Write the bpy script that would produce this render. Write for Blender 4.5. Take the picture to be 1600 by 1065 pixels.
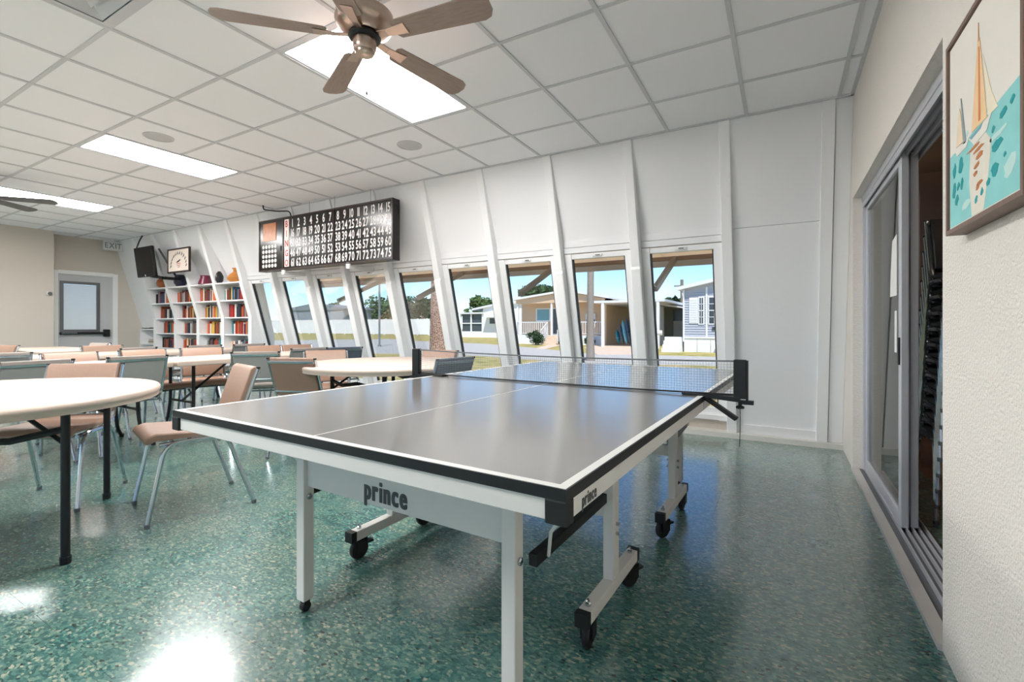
import bpy, math, random
from math import sin, cos, pi, radians as R
from mathutils import Vector, Matrix
random.seed(7)
for o in list(bpy.data.objects): bpy.data.objects.remove(o)
scn = bpy.context.scene
C = scn.collection

# ------------------------------------------------------------ camera
cam_d = bpy.data.cameras.new('camera'); cam = bpy.data.objects.new('camera', cam_d); C.objects.link(cam)
cam_d.sensor_width = 36.0; cam_d.lens = 36.0 * 735.5 / 1600.0
cam_d.shift_y = -(532.5 - 508.9) / 1600.0
cam_d.clip_start = 0.05; cam_d.clip_end = 400
cam.location = (0, 0, 1.06); cam.rotation_euler = (pi / 2, 0, 0.5205)
scn.camera = cam
# ------------------------------------------------------------ world, sun, exposure
w = bpy.data.worlds.new('sky'); scn.world = w; w.use_nodes = True
nt = w.node_tree; bg = nt.nodes['Background']
sky = nt.nodes.new('ShaderNodeTexSky'); sky.sky_type = 'NISHITA'; sky.sun_disc = False
sky.sun_elevation = R(54); sky.sun_rotation = R(149); sky.air_density = 1.0; sky.dust_density = 0.0; sky.ozone_density = 3.0; sky.altitude = 1500
tint = nt.nodes.new('ShaderNodeMix'); tint.data_type = 'RGBA'; tint.blend_type = 'MULTIPLY'; tint.inputs[0].default_value = 1.0; tint.inputs[7].default_value = (.82, .91, 1.0, 1)
nt.links.new(sky.outputs[0], tint.inputs[6]); nt.links.new(tint.outputs[2], bg.inputs[0]); bg.inputs[1].default_value = 0.122
sd = bpy.data.lights.new('sun', 'SUN'); sd.energy = 2.7; sd.angle = R(0.6); sd.color = (1, .95, .87)
sun = bpy.data.objects.new('sun', sd); C.objects.link(sun)
sun.rotation_euler = Vector((-.30, .50, -.81)).to_track_quat('-Z', 'Y').to_euler()
scn.view_settings.view_transform = 'Standard'; scn.view_settings.look = 'None'
scn.view_settings.exposure = 0.8; scn.view_settings.gamma = 1.0; scn.view_settings.use_curve_mapping = False
TROFFER = 25.0

# ------------------------------------------------------------ helpers
CEIL = 2.736
SL = 0.275
def yr(z): return 4.19 + SL * (CEIL - z)          # inner line of the raking rafters
def s2l(v):
    v /= 255.0
    return v / 12.92 if v <= .04045 else ((v + .055) / 1.055) ** 2.4
def rgb(r, g, b): return (s2l(r), s2l(g), s2l(b), 1)
MATS = {}
def mat(name, col, rough=.5, metal=0.0, var=0.0, vscale=20.0, bump=0.0, bscale=80.0, coat=0.0, emit=None, estr=0.0, spec=None, trans=0.0, stretch=None):
    if name in MATS: return MATS[name]
    m = bpy.data.materials.new(name); m.use_nodes = True; n = m.node_tree; b = n.nodes['Principled BSDF']
    b.inputs['Base Color'].default_value = col; b.inputs['Roughness'].default_value = rough; b.inputs['Metallic'].default_value = metal
    if coat: b.inputs['Coat Weight'].default_value = coat; b.inputs['Coat Roughness'].default_value = .08
    if spec is not None: b.inputs['Specular IOR Level'].default_value = spec
    tc = n.nodes.new('ShaderNodeTexCoord'); src = tc.outputs['Object']
    if stretch:
        mp = n.nodes.new('ShaderNodeMapping'); mp.inputs['Scale'].default_value = stretch; n.links.new(src, mp.inputs[0]); src = mp.outputs[0]
    if var > 0:
        t = n.nodes.new('ShaderNodeTexNoise'); t.inputs['Scale'].default_value = vscale; t.inputs['Detail'].default_value = 4
        n.links.new(src, t.inputs[0])
        mx = n.nodes.new('ShaderNodeMix'); mx.data_type = 'RGBA'
        mx.inputs[6].default_value = tuple(max(0, c * (1 - var)) for c in col[:3]) + (1,)
        mx.inputs[7].default_value = tuple(min(1, c * (1 + var)) for c in col[:3]) + (1,)
        n.links.new(t.outputs[0], mx.inputs[0]); n.links.new(mx.outputs[2], b.inputs['Base Color'])
    if bump > 0:
        t = n.nodes.new('ShaderNodeTexNoise'); t.inputs['Scale'].default_value = bscale; t.inputs['Detail'].default_value = 3
        n.links.new(src, t.inputs[0])
        bp = n.nodes.new('ShaderNodeBump'); bp.inputs['Strength'].default_value = bump; bp.inputs['Distance'].default_value = .01
        n.links.new(t.outputs[0], bp.inputs['Height']); n.links.new(bp.outputs[0], b.inputs['Normal'])
    if emit: b.inputs['Emission Color'].default_value = emit; b.inputs['Emission Strength'].default_value = estr
    if trans: b.inputs['Transmission Weight'].default_value = trans
    MATS[name] = m
    return m

class MB:
    def __init__(s): s.v = []; s.f = []
    def add(s, vs, fs):
        k = len(s.v); s.v += [tuple(v) for v in vs]; s.f += [tuple(i + k for i in f) for f in fs]; return s
    def hexa(s, p):   # p: 8 points, bottom ring 0-3 then top ring 4-7
        return s.add(p, [(3, 2, 1, 0), (4, 5, 6, 7), (0, 1, 5, 4), (1, 2, 6, 5), (2, 3, 7, 6), (3, 0, 4, 7)])
    def box(s, x0, x1, y0, y1, z0, z1):
        return s.hexa([(x0, y0, z0), (x1, y0, z0), (x1, y1, z0), (x0, y1, z0), (x0, y0, z1), (x1, y0, z1), (x1, y1, z1), (x0, y1, z1)])
    def sbox(s, x0, x1, z0, z1, o0, o1):   # box leaning with the window wall; o = distance behind the rafter face
        return s.hexa([(x0, yr(z0) + o0, z0), (x1, yr(z0) + o0, z0), (x1, yr(z0) + o1, z0), (x0, yr(z0) + o1, z0),
                       (x0, yr(z1) + o0, z1), (x1, yr(z1) + o0, z1), (x1, yr(z1) + o1, z1), (x0, yr(z1) + o1, z1)])
    def beam(s, a, b, wx, wy, up=(0, 0, 1)):
        a = Vector(a); b = Vector(b); d = (b - a).normalized(); u = Vector(up)
        if abs(d.dot(u)) > .97: u = Vector((0, 1, 0))
        x = d.cross(u).normalized(); y = x.cross(d).normalized()
        p = [a - x * wx / 2 - y * wy / 2, a + x * wx / 2 - y * wy / 2, a + x * wx / 2 + y * wy / 2, a - x * wx / 2 + y * wy / 2]
        return s.hexa(p + [q + (b - a) for q in p])
    def tube(s, pts, r, n=8, cap=True):
        pts = [Vector(p) for p in pts]; k = len(s.v); prev = None
        rs = r if isinstance(r, (list, tuple)) else [r] * len(pts)
        for i, p in enumerate(pts):
            d = (pts[min(i + 1, len(pts) - 1)] - pts[max(i - 1, 0)]).normalized()
            if prev is None:
                u = Vector((0, 0, 1)) if abs(d.z) < .9 else Vector((1, 0, 0))
                x = d.cross(u).normalized()
            else: x = (prev - d * prev.dot(d)).normalized()
            prev = x; y = d.cross(x)
            for j in range(n):
                a = 2 * pi * j / n; s.v.append(tuple(p + (x * cos(a) + y * sin(a)) * rs[i]))
        for i in range(len(pts) - 1):
            for j in range(n):
                a = k + i * n + j; b = k + i * n + (j + 1) % n; s.f.append((a, b, b + n, a + n))
        if cap:
            s.f.append(tuple(k + j for j in reversed(range(n)))); m = k + (len(pts) - 1) * n; s.f.append(tuple(m + j for j in range(n)))
        return s
    def lathe(s, prof, c=(0, 0, 0), n=20, sx=1, sy=1):   # prof: (radius, z)
        k = len(s.v)
        for r_, z in prof:
            for j in range(n):
                a = 2 * pi * j / n; s.v.append((c[0] + r_ * cos(a) * sx, c[1] + r_ * sin(a) * sy, c[2] + z))
        for i in range(len(prof) - 1):
            for j in range(n):
                a = k + i * n + j; b = k + i * n + (j + 1) % n; s.f.append((a, b, b + n, a + n))
        s.f.append(tuple(k + j for j in reversed(range(n)))); m = k + (len(prof) - 1) * n; s.f.append(tuple(m + j for j in range(n)))
        return s
    def prism(s, poly, d, fn):  # polygon (u,v) extruded 0..d through fn(u,v,t)->xyz
        n = len(poly); k = len(s.v)
        for t in (0, d):
            for u, v in poly: s.v.append(tuple(fn(u, v, t)))
        s.f.append(tuple(k + i for i in reversed(range(n)))); s.f.append(tuple(k + n + i for i in range(n)))
        for i in range(n):
            j = (i + 1) % n; s.f.append((k + i, k + j, k + n + j, k + n + i))
        return s
    def strip(s, prof, x0, x1):  # closed profile in (y,z) extruded along x
        return s.prism(prof, x1 - x0, lambda u, v, t: (x0 + t, u, v))
    def quad(s, a, b, c, d): return s.add([a, b, c, d], [(0, 1, 2, 3)])
    def xf(s, M):
        s.v = [tuple(M @ Vector(v)) for v in s.v]; return s
    def build(s, name, m, parent=None, smooth=False, bevel=0.0, angle=40):
        me = bpy.data.meshes.new(name); me.from_pydata(s.v, [], s.f); me.update()
        me.materials.append(m)
        if smooth: me.polygons.foreach_set('use_smooth', [True] * len(me.polygons))
        o = bpy.data.objects.new(name, me); C.objects.link(o)
        fix_normals(me)
        if smooth:
            try: me.set_sharp_from_angle(angle=R(angle))
            except Exception: pass
        if bevel:
            b = o.modifiers.new('bevel', 'BEVEL'); b.width = bevel; b.segments = 2; b.limit_method = 'ANGLE'; b.angle_limit = R(40)
        if parent is not None: o.parent = parent
        return o
import bmesh
def fix_normals(me):
    bm = bmesh.new(); bm.from_mesh(me); bmesh.ops.recalc_face_normals(bm, faces=bm.faces); bm.to_mesh(me); bm.free()
def tag(o, label=None, cat=None, group=None, kind=None):
    if label: o['label'] = label
    if cat: o['category'] = cat
    if group: o['group'] = group
    if kind: o['kind'] = kind
    return o
def empty(name, loc=(0, 0, 0), rz=0.0):
    o = bpy.data.objects.new(name, None); C.objects.link(o); o.location = loc; o.rotation_euler = (0, 0, rz); o.empty_display_size = .1
    return o
def thing(name, label, cat, loc=(0, 0, 0), rz=0.0, group=None): return tag(empty(name, loc, rz), label, cat, group)
def struct(o, label, cat='structure'): return tag(o, label, cat, kind='structure')
def kids(o): return [c for c in bpy.data.objects if c.parent == o]
CH = {}
def copy_tree(o, parent=None):
    c = o.copy(); C.objects.link(c); c.parent = parent
    for ch in CH.setdefault(o.name, kids(o)): copy_tree(ch, c)
    return c
def fillet(pts, r, n=5):   # round the corners of a polyline
    pts = [Vector(p) for p in pts]; out = [pts[0]]
    for i in range(1, len(pts) - 1):
        a, b, c = pts[i - 1], pts[i], pts[i + 1]
        rr = min(r, (a - b).length * .49, (c - b).length * .49)
        p = b + (a - b).normalized() * rr; q = b + (c - b).normalized() * rr
        for k in range(n + 1):
            t = k / n; out.append(p * (1 - t) ** 2 + b * 2 * t * (1 - t) + q * t ** 2)
    out.append(pts[-1]); return out
GL = {}
def glyphs(chars, off=.022, key=''):
    obs = []
    for ch in chars:
        cu = bpy.data.curves.new('g', 'FONT'); cu.body = ch; cu.size = 1.0; cu.offset = off; cu.resolution_u = 3
        o = bpy.data.objects.new('g', cu); C.objects.link(o); obs.append((ch, o))
    bpy.context.view_layer.update(); dg = bpy.context.evaluated_depsgraph_get()
    for ch, o in obs:
        me = bpy.data.meshes.new_from_object(o.evaluated_get(dg))
        vs = [(v.co.x, v.co.y) for v in me.vertices]; fs = [tuple(p.vertices) for p in me.polygons]
        x0 = min(v[0] for v in vs); x1 = max(v[0] for v in vs)
        GL[key + ch] = ([(x - x0, y) for x, y in vs], fs, x1 - x0); bpy.data.meshes.remove(me)
    for ch, o in obs: cu = o.data; bpy.data.objects.remove(o); bpy.data.curves.remove(cu)
def write(mb, txt, h, fn, gap=.07, sx=1.0, key=''):   # lay text, cap height h, centred on 0, through fn(u,v)->xyz
    k = h / .70; tot = sum(GL[key + c][2] * sx + gap for c in txt) - gap; u = -tot / 2
    for c in txt:
        vs, fs, wd = GL[key + c]; mb.add([fn((u + x * sx) * k, (y - .35) * k) for x, y in vs], fs); u += wd * sx + gap
    return mb
glyphs('0123456789BINGOEXT', .024)
glyphs('prince', .02, 'b')

# ------------------------------------------------------------ materials
def floor_mat():
    m = bpy.data.materials.new('floor_vinyl'); m.use_nodes = True; n = m.node_tree; b = n.nodes['Principled BSDF']; L = n.links.new
    g = n.nodes.new('ShaderNodeNewGeometry')
    mp = n.nodes.new('ShaderNodeMapping'); mp.inputs['Rotation'].default_value = (0, 0, .5); mp.inputs['Scale'].default_value = (80, 140, 1); L(g.outputs['Position'], mp.inputs[0])
    n0 = n.nodes.new('ShaderNodeTexNoise'); n0.inputs['Scale'].default_value = 1.2; L(mp.outputs[0], n0.inputs[0])
    v = n.nodes.new('ShaderNodeTexVoronoi'); v.inputs['Scale'].default_value = 1.0; L(mp.outputs[0], v.inputs[0])
    mixv = n.nodes.new('ShaderNodeVectorMath'); mixv.operation = 'ADD'
    L(mp.outputs[0], mixv.inputs[0]); L(n0.outputs['Color'], mixv.inputs[1]); L(mixv.outputs[0], v.inputs[0])
    r = n.nodes.new('ShaderNodeValToRGB'); r.color_ramp.interpolation = 'CONSTANT'
    sp = n.nodes.new('ShaderNodeSeparateColor'); L(v.outputs['Color'], sp.inputs[0]); L(sp.outputs[0], r.inputs[0])
    el = r.color_ramp.elements; el[0].position = 0; el[0].color = rgb(56, 98, 97); el[1].position = .20; el[1].color = rgb(72, 115, 111)
    for p, c in ((.42, rgb(90, 130, 123)), (.64, rgb(112, 144, 132)), (.80, rgb(142, 158, 142)), (.89, rgb(172, 172, 154)), (.93, rgb(66, 112, 112)), (.978, rgb(46, 56, 54))):
        e = el.new(p); e.color = c
    big = n.nodes.new('ShaderNodeTexNoise'); big.inputs['Scale'].default_value = 3.2; big.inputs['Detail'].default_value = 3; L(g.outputs['Position'], big.inputs[0])
    mr = n.nodes.new('ShaderNodeValToRGB'); mr.color_ramp.elements[0].position = .35; mr.color_ramp.elements[0].color = (.80, .92, .93, 1); mr.color_ramp.elements[1].position = .68; mr.color_ramp.elements[1].color = (1.08, 1.0, .95, 1); L(big.outputs[0], mr.inputs[0])
    mx = n.nodes.new('ShaderNodeMix'); mx.data_type = 'RGBA'; mx.blend_type = 'MULTIPLY'; mx.inputs[0].default_value = 1
    L(r.outputs[0], mx.inputs[6]); L(mr.outputs[0], mx.inputs[7]); L(mx.outputs[2], b.inputs['Base Color'])
    rr = n.nodes.new('ShaderNodeMapRange'); rr.inputs[3].default_value = .22; rr.inputs[4].default_value = .34; L(big.outputs[0], rr.inputs[0]); L(rr.outputs[0], b.inputs['Roughness'])
    wv = n.nodes.new('ShaderNodeTexNoise'); wv.inputs['Scale'].default_value = 9; L(g.outputs['Position'], wv.inputs[0])
    bp = n.nodes.new('ShaderNodeBump'); bp.inputs['Strength'].default_value = .06; bp.inputs['Distance'].default_value = .01; L(wv.outputs[0], bp.inputs['Height']); L(bp.outputs[0], b.inputs['Normal'])
    b.inputs['Specular IOR Level'].default_value = .5; b.inputs['Coat Weight'].default_value = 1.0; b.inputs['Coat Roughness'].default_value = .16; b.inputs['Coat IOR'].default_value = 1.62
    return m
def ground_mat(name, cols, scale):
    m = bpy.data.materials.new(name); m.use_nodes = True; n = m.node_tree; b = n.nodes['Principled BSDF']; L = n.links.new
    g = n.nodes.new('ShaderNodeNewGeometry'); t = n.nodes.new('ShaderNodeTexNoise'); t.inputs['Scale'].default_value = scale; t.inputs['Detail'].default_value = 8; t.inputs['Roughness'].default_value = .65
    L(g.outputs['Position'], t.inputs[0]); r = n.nodes.new('ShaderNodeValToRGB'); L(t.outputs[0], r.inputs[0]); L(r.outputs[0], b.inputs['Base Color'])
    el = r.color_ramp.elements; el[0].position = .35; el[0].color = cols[0]; el[1].position = .65; el[1].color = cols[-1]
    for i, c in enumerate(cols[1:-1]): e = el.new(.35 + .3 * (i + 1) / (len(cols) - 1)); e.color = c
    b.inputs['Roughness'].default_value = .95; b.inputs['Specular IOR Level'].default_value = .1
    return m
def glass_mat(name, tint=(1, 1, 1, 1), refl=1.0):
    m = bpy.data.materials.new(name); m.use_nodes = True; n = m.node_tree; n.nodes.clear(); L = n.links.new
    o = n.nodes.new('ShaderNodeOutputMaterial'); t = n.nodes.new('ShaderNodeBsdfTransparent'); t.inputs[0].default_value = tint
    g = n.nodes.new('ShaderNodeBsdfGlossy'); g.inputs['Roughness'].default_value = .01
    f = n.nodes.new('ShaderNodeFresnel'); f.inputs[0].default_value = 1.45
    mu = n.nodes.new('ShaderNodeMath'); mu.operation = 'MULTIPLY'; mu.inputs[1].default_value = refl; L(f.outputs[0], mu.inputs[0])
    x = n.nodes.new('ShaderNodeMixShader'); L(mu.outputs[0], x.inputs[0]); L(t.outputs[0], x.inputs[1]); L(g.outputs[0], x.inputs[2]); L(x.outputs[0], o.inputs[0])
    return m
def translucent_mat(name, col):
    m = bpy.data.materials.new(name); m.use_nodes = True; n = m.node_tree; n.nodes.clear(); L = n.links.new
    o = n.nodes.new('ShaderNodeOutputMaterial'); d = n.nodes.new('ShaderNodeBsdfDiffuse'); t = n.nodes.new('ShaderNodeBsdfTranslucent')
    d.inputs[0].default_value = col; t.inputs[0].default_value = col; x = n.nodes.new('ShaderNodeMixShader'); x.inputs[0].default_value = .6
    L(d.outputs[0], x.inputs[1]); L(t.outputs[0], x.inputs[2]); L(x.outputs[0], o.inputs[0]); return m
def bark_mat():
    m = bpy.data.materials.new('bark'); m.use_nodes = True; n = m.node_tree; b = n.nodes['Principled BSDF']; L = n.links.new
    tc = n.nodes.new('ShaderNodeTexCoord'); mp = n.nodes.new('ShaderNodeMapping'); mp.inputs['Scale'].default_value = (1, 1, .55); L(tc.outputs['Object'], mp.inputs[0])
    v = n.nodes.new('ShaderNodeTexVoronoi'); v.feature = 'DISTANCE_TO_EDGE'; v.inputs['Scale'].default_value = 34; L(mp.outputs[0], v.inputs[0])
    t = n.nodes.new('ShaderNodeTexNoise'); t.inputs['Scale'].default_value = 16; t.inputs['Detail'].default_value = 6; L(mp.outputs[0], t.inputs[0])
    mu = n.nodes.new('ShaderNodeMath'); mu.operation = 'MULTIPLY'; L(v.outputs[0], mu.inputs[0]); L(t.outputs[0], mu.inputs[1])
    r = n.nodes.new('ShaderNodeValToRGB'); el = r.color_ramp.elements; el[0].position = .0; el[0].color = rgb(112, 84, 72); el[1].position = .10; el[1].color = rgb(204, 178, 162)
    e = el.new(.035); e.color = rgb(160, 124, 107); L(mu.outputs[0], r.inputs[0]); L(r.outputs[0], b.inputs['Base Color'])
    bp = n.nodes.new('ShaderNodeBump'); bp.inputs['Strength'].default_value = .8; bp.inputs['Distance'].default_value = .04; L(mu.outputs[0], bp.inputs['Height']); L(bp.outputs[0], b.inputs['Normal'])
    b.inputs['Roughness'].default_value = .95; return m
M_FLOOR = floor_mat()
M_WHITEWALL = mat('white_paint', rgb(241, 241, 243), .55, bump=.12, bscale=25)
M_RAFTER = mat('white_gloss_paint', rgb(244, 244, 245), .4, bump=.08, bscale=12)
M_BEIGE = mat('cream_stucco', rgb(238, 232, 224), .8, bump=.8, bscale=110)
M_TAUPE = mat('taupe_paint', rgb(205, 196, 185), .7, bump=.08, bscale=60)
M_TILE = mat('ceiling_tile', rgb(245, 245, 248), .9, bump=.1, bscale=240)
M_BAR = mat('ceiling_bar', rgb(206, 207, 210), .5)
M_SHADOWGAP = mat('tile_edge', rgb(120, 121, 124), .9)
M_ALU = mat('aluminium', rgb(206, 207, 213), .4, .35, var=.05)
M_DKALU = mat('dark_aluminium', rgb(120, 121, 124), .45, .7)
M_CHROME = mat('chrome', rgb(196, 201, 207), .15, .95)
M_BLACK = mat('black_metal', rgb(16, 16, 17), .45)
M_RUBBER = mat('black_rubber', rgb(20, 20, 21), .6)
M_TAN = mat('tan_vinyl', rgb(162, 131, 113), .42, var=.05, vscale=30, bump=.1, bscale=160)
M_TAUPEV = mat('taupe_vinyl', rgb(160, 150, 142), .45, var=.04, bump=.1, bscale=160)
M_BROWNV = mat('brown_vinyl', rgb(142, 116, 100), .45, var=.04, bump=.1, bscale=160)
M_GREYV = mat('grey_vinyl', rgb(150, 149, 146), .45, var=.04, bump=.1, bscale=160)
M_BLACKV = mat('black_vinyl', rgb(30, 30, 32), .5, bump=.1, bscale=160)
M_NAVYV = mat('slate_vinyl', rgb(86, 96, 108), .42, var=.04, bump=.1, bscale=160)
M_PLASTIC = mat('cream_plastic', rgb(208, 189, 175), .42, var=.03, vscale=6, bump=.06, bscale=200)
M_STEELW = mat('white_steel', rgb(222, 219, 214), .4)
M_PPTOP = mat('grey_laminate', rgb(116, 112, 108), .3, var=.03, vscale=8, coat=1.0)
M_PPTOP.node_tree.nodes['Principled BSDF'].inputs['Coat Roughness'].default_value = .17; M_PPTOP.node_tree.nodes['Principled BSDF'].inputs['Coat IOR'].default_value = 1.7
M_LINE = mat('white_line_paint', rgb(232, 230, 226), .4)
M_GLASS = glass_mat('window_glass', (.97, .985, .99, 1), .35)
M_GLASS2 = glass_mat('door_glass', (.90, .92, .91, 1), 1.0)
M_WHITE = mat('white_plastic', rgb(238, 238, 236), .45)
M_GASKET = mat('gasket', rgb(58, 60, 64), .6)
M_LAMP = mat('lamp_diffuser', (1, 1, 1, 1), .6, emit=(1, .98, .965, 1), estr=TROFFER)
def wood(name, a, stretch, rough=.5):
    return mat(name, a, rough, var=.28, vscale=6, stretch=stretch, bump=.08, bscale=30)
M_BLADE = wood('weathered_wood', rgb(160, 138, 128), (2, 16, 16), .45)
M_BRONZE = mat('brushed_nickel', rgb(196, 174, 160), .28, 1.0, var=.05, vscale=60)
M_PLANK = wood('brown_plank', rgb(134, 92, 66), (12, 1.5, 12), .4)

# ------------------------------------------------------------ floor
YB = -3.6; XL = -11.2; XF = -11.6; XR = .455
fl = MB().box(XF - .2, XR + .2, YB - .2, 5.2, -.16, -.006).build('floor', M_FLOOR); struct(fl, 'speckled teal green vinyl tile floor with glossy wax', 'floor')
tm = MB().box(0.0004, .3044, 0.0004, .3044, -.006, 0.0)
tile0 = tm.build('floor_tile', M_FLOOR, fl)
tiles = []
for i in range(-40, 3):
    for j in range(-14, 18):
        x = -.03 + .3048 * i + .3048 * 0; y = .02 + .3048 * j
        if x < XF - .3 or x > XR + .25 or y > 5.0 or y < YB: continue
        dep = .4973 * -(x + .15) + .8676 * (y + .15); lat = .8676 * (x + .15) + .4973 * (y + .15)
        vis = dep > .7 and abs(lat) < dep * 1.2 and dep > 1.06 * 735 / 620
        tiles.append((dep if vis else 50 + dep * dep, x, y))
tiles.sort()
first = True
for d_, x, y in tiles[:298]:
    o = tile0 if first else tile0.copy()
    if not first: C.objects.link(o)
    first = False; o.location = (x, y, 0)
rest = MB()
for d_, x, y in tiles[298:]: rest.box(x + .0004, x + .3044, y + .0004, y + .3044, -.006, 0)
tag(rest.build('floor_tile_field', M_FLOOR, fl), kind='stuff')

# ------------------------------------------------------------ ceiling: slab, grid bars, tiles
GX = lambda u: (u - 8.4025) * .6096
GY = lambda v: (v + 3.9237) * .6096
slab = MB().box(XF - .3, XR + .3, YB - .3, 4.45, CEIL + .11, CEIL + .3).build('ceiling', M_TILE); struct(slab, 'white suspended tile ceiling with exposed grid', 'ceiling')
us = list(range(-5, 10)); vs_ = list(range(-12, 3))
for u in range(-5, 10):
    if GX(u) < XF: continue
    MB().box(GX(u) - .012, GX(u) + .012, YB, 4.2, CEIL - .001, CEIL + .03).build('main_runner', M_BAR, slab)
for v in range(-12, 3):
    if GY(v) < YB: continue
    cuts = sorted((GX(a) + .012, GX(a + 1) - .012) for a, b in ((4, -1), (-1, -1), (-6, -1), (4, -6), (-1, -6), (-6, -6)) if b + 1 == v)
    xa = XF
    for c0, c1 in cuts + [(XR, XR)]:
        if c0 > xa: MB().box(xa, c0, GY(v) - .012, GY(v) + .012, CEIL + .0005, CEIL + .03).build('cross_runner', M_BAR, slab)
        xa = c1
MB().box(XF, XR, 4.175, 4.2, CEIL - .004, CEIL + .03).build('wall_angle', M_BAR, slab)
MB().box(XR - .022, XR, YB, 4.2, CEIL - .004, CEIL + .03).build('wall_angle', M_BAR, slab)
LIGHTS = [(4, -1), (-1, -1), (-6, -1), (4, -6), (-1, -6), (-6, -6)]  # last three panels are added out of view as room fill
VENT = (3, -3)
def occupied(u, v):
    if (u, v) == VENT: return True
    return any(u == a and v in (b, b + 1) for a, b in LIGHTS)
xsb = [XF] + [GX(u) for u in range(-13, 10) if XF < GX(u) < XR] + [XR - .01]
ysb = [YB] + [GY(v) for v in range(-12, 3) if GY(v) > YB] + [4.188]
# runners missing left of u=-5
for u in range(-13, -5):
    if XF < GX(u): MB().box(GX(u) - .012, GX(u) + .012, YB, 4.2, CEIL - .001, CEIL + .03).build('main_runner', M_BAR, slab)
tproto = {}
n_t = 0; rest = MB()
cells = []
for i in range(len(xsb) - 1):
    for j in range(len(ysb) - 1):
        x0, x1, y0, y1 = xsb[i], xsb[i + 1], ysb[j], ysb[j + 1]
        u = round((x0 + x1) / 2 / .6096 + 8.4025 - .5); v = round((y0 + y1) / 2 / .6096 - 3.9237 - .5)
        if x1 - x0 > .5 and y1 - y0 > .5 and occupied(u, v): continue
        cells.append((-(y0), x0, x1, y0, y1))
cells.sort()
for q, x0, x1, y0, y1 in cells:
    k = (round(x1 - x0, 3), round(y1 - y0, 3)); n_t += 1
    if n_t > 298: rest.box(x0 + .006, x1 - .006, y0 + .006, y1 - .006, CEIL + .007, CEIL + .022); continue
    if k not in tproto:
        a, b = k; e = .006
        m = MB().box(e, a - e, e, b - e, .007, .022)
        tproto[k] = m.build('ceiling_tile', M_TILE, slab); o = tproto[k]
    else:
        o = tproto[k].copy(); C.objects.link(o)
    o.location = (x0, y0, CEIL)
if rest.v: tag(rest.build('ceiling_tile_field', M_TILE, slab), kind='stuff')
# lit troffers
names = ['glowing flush ceiling light panel directly above the ceiling fan', 'glowing long ceiling light panel in the middle of the room near the round speaker',
         'glowing ceiling light panel at the far left by the second fan']
for q, (u, v) in enumerate(LIGHTS):
    lab = names[q] if q < 3 else 'added lit ceiling light panel for fill behind the camera, %s of its row' % ('nearest', 'middle', 'farthest')[q - 3]
    t = thing('ceiling_light', lab, 'ceiling light', (GX(u), GY(v), CEIL), 0, 'recessed ceiling light panels')
    W_, H_ = .6096, 1.2192
    f = MB()
    for a in ((.012, W_ - .012, .012, .034), (.012, W_ - .012, H_ - .034, H_ - .012), (.012, .034, .034, H_ - .034), (W_ - .034, W_ - .012, .034, H_ - .034)):
        f.box(a[0], a[1], a[2], a[3], .002, .05)
    f.build('frame', M_BAR, t)
    MB().box(.034, W_ - .034, .034, H_ - .034, .012, .02).build('diffuser', M_LAMP, t)
# vent
t = thing('ceiling_vent', 'square metal air diffuser set in the ceiling grid', 'vent', (GX(VENT[0]), GY(VENT[1]), CEIL))
f = MB()
def ring(mb, a, b, z0, z1, slope=0.0):
    W_ = .6096
    for s0 in range(4):
        p = [(a, a, z0), (W_ - a, a, z0), (W_ - b, b, z1), (b, b, z1)]
        Mx = Matrix.Translation((W_ / 2, W_ / 2, 0)) @ Matrix.Rotation(s0 * pi / 2, 4, 'Z') @ Matrix.Translation((-W_ / 2, -W_ / 2, 0))
        lo = [Mx @ Vector(q) for q in p]; hi = [q + Vector((0, 0, .003)) for q in lo]
        mb.hexa(lo + hi)
ring(f, .012, .04, .0, .0); f.build('frame', M_BAR, t)
for a, b in ((.045, .11), (.12, .185), (.195, .26)):
    g = MB(); ring(g, a, b, .004, .045); g.build('louvre', M_BAR, t)
MB().box(.04, .57, .04, .57, .09, .095).build('duct_plate', M_DKALU, t)
# round speakers
for x, y, lab in ((-3.011, 3.332, 'round ceiling speaker nearest the bingo board'), (-4.817, 2.073, 'round ceiling speaker beside the middle light panel')):
    t = thing('ceiling_speaker', lab, 'speaker', (x, y, CEIL + .007), 0, 'ceiling speakers')
    MB().lathe([(.115, 0), (.115, -.006), (.1, -.008), (.1, 0)], n=32).build('rim', M_BAR, t)
    MB().lathe([(.1, 0), (.1, -.005), (.05, -.007)], n=32).build('grille', mat('speaker_grille', rgb(205, 205, 207), .8, bump=.5, bscale=600), t)

# ------------------------------------------------------------ window wall: raking rafters, panels, windows
XK = [-.412 - .803 * k for k in range(14)]
ww = MB().box(XF - .2, XR, 4.88, 5.2, -.16, .045).build('wall_window', mat('worn_white_paint', rgb(222, 220, 214), .6, var=.05, vscale=5, bump=.3, bscale=20)); struct(ww, 'white raking window wall with sloping rafters and low kerb', 'wall')
for k, x in enumerate(XK):
    p = [(yr(CEIL), CEIL), (yr(.045), .045), (yr(.045) + .17, .045), (yr(CEIL) + .17, CEIL)]
    MB().strip(p, x - .0425, x + .0425).build('rafter', M_RAFTER, ww, bevel=.006)
    if k <= 9:      # the lower part of each window rafter is boxed out with a rounded sleeve
        q = [(yr(1.60) - .0, 1.66), (yr(1.60) - .012, 1.60), (yr(.045) - .012, .045), (yr(.045) + .06, .045), (yr(1.66) + .06, 1.66)]
        if k > 0: MB().strip(q, x - .05, x + .05).build('rafter_sleeve', M_RAFTER, ww, bevel=.012)
def upper_panel(x0, x1, z0=1.92, o_bot=.105):
    y0 = yr(CEIL) + .012; y1 = yr(z0) + o_bot
    MB().strip([(y0, CEIL + .02), (y1, z0), (y1 + .03, z0), (y0 + .03, CEIL + .02)], x0, x1).build('upper_panel', M_WHITEWALL, ww)
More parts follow.
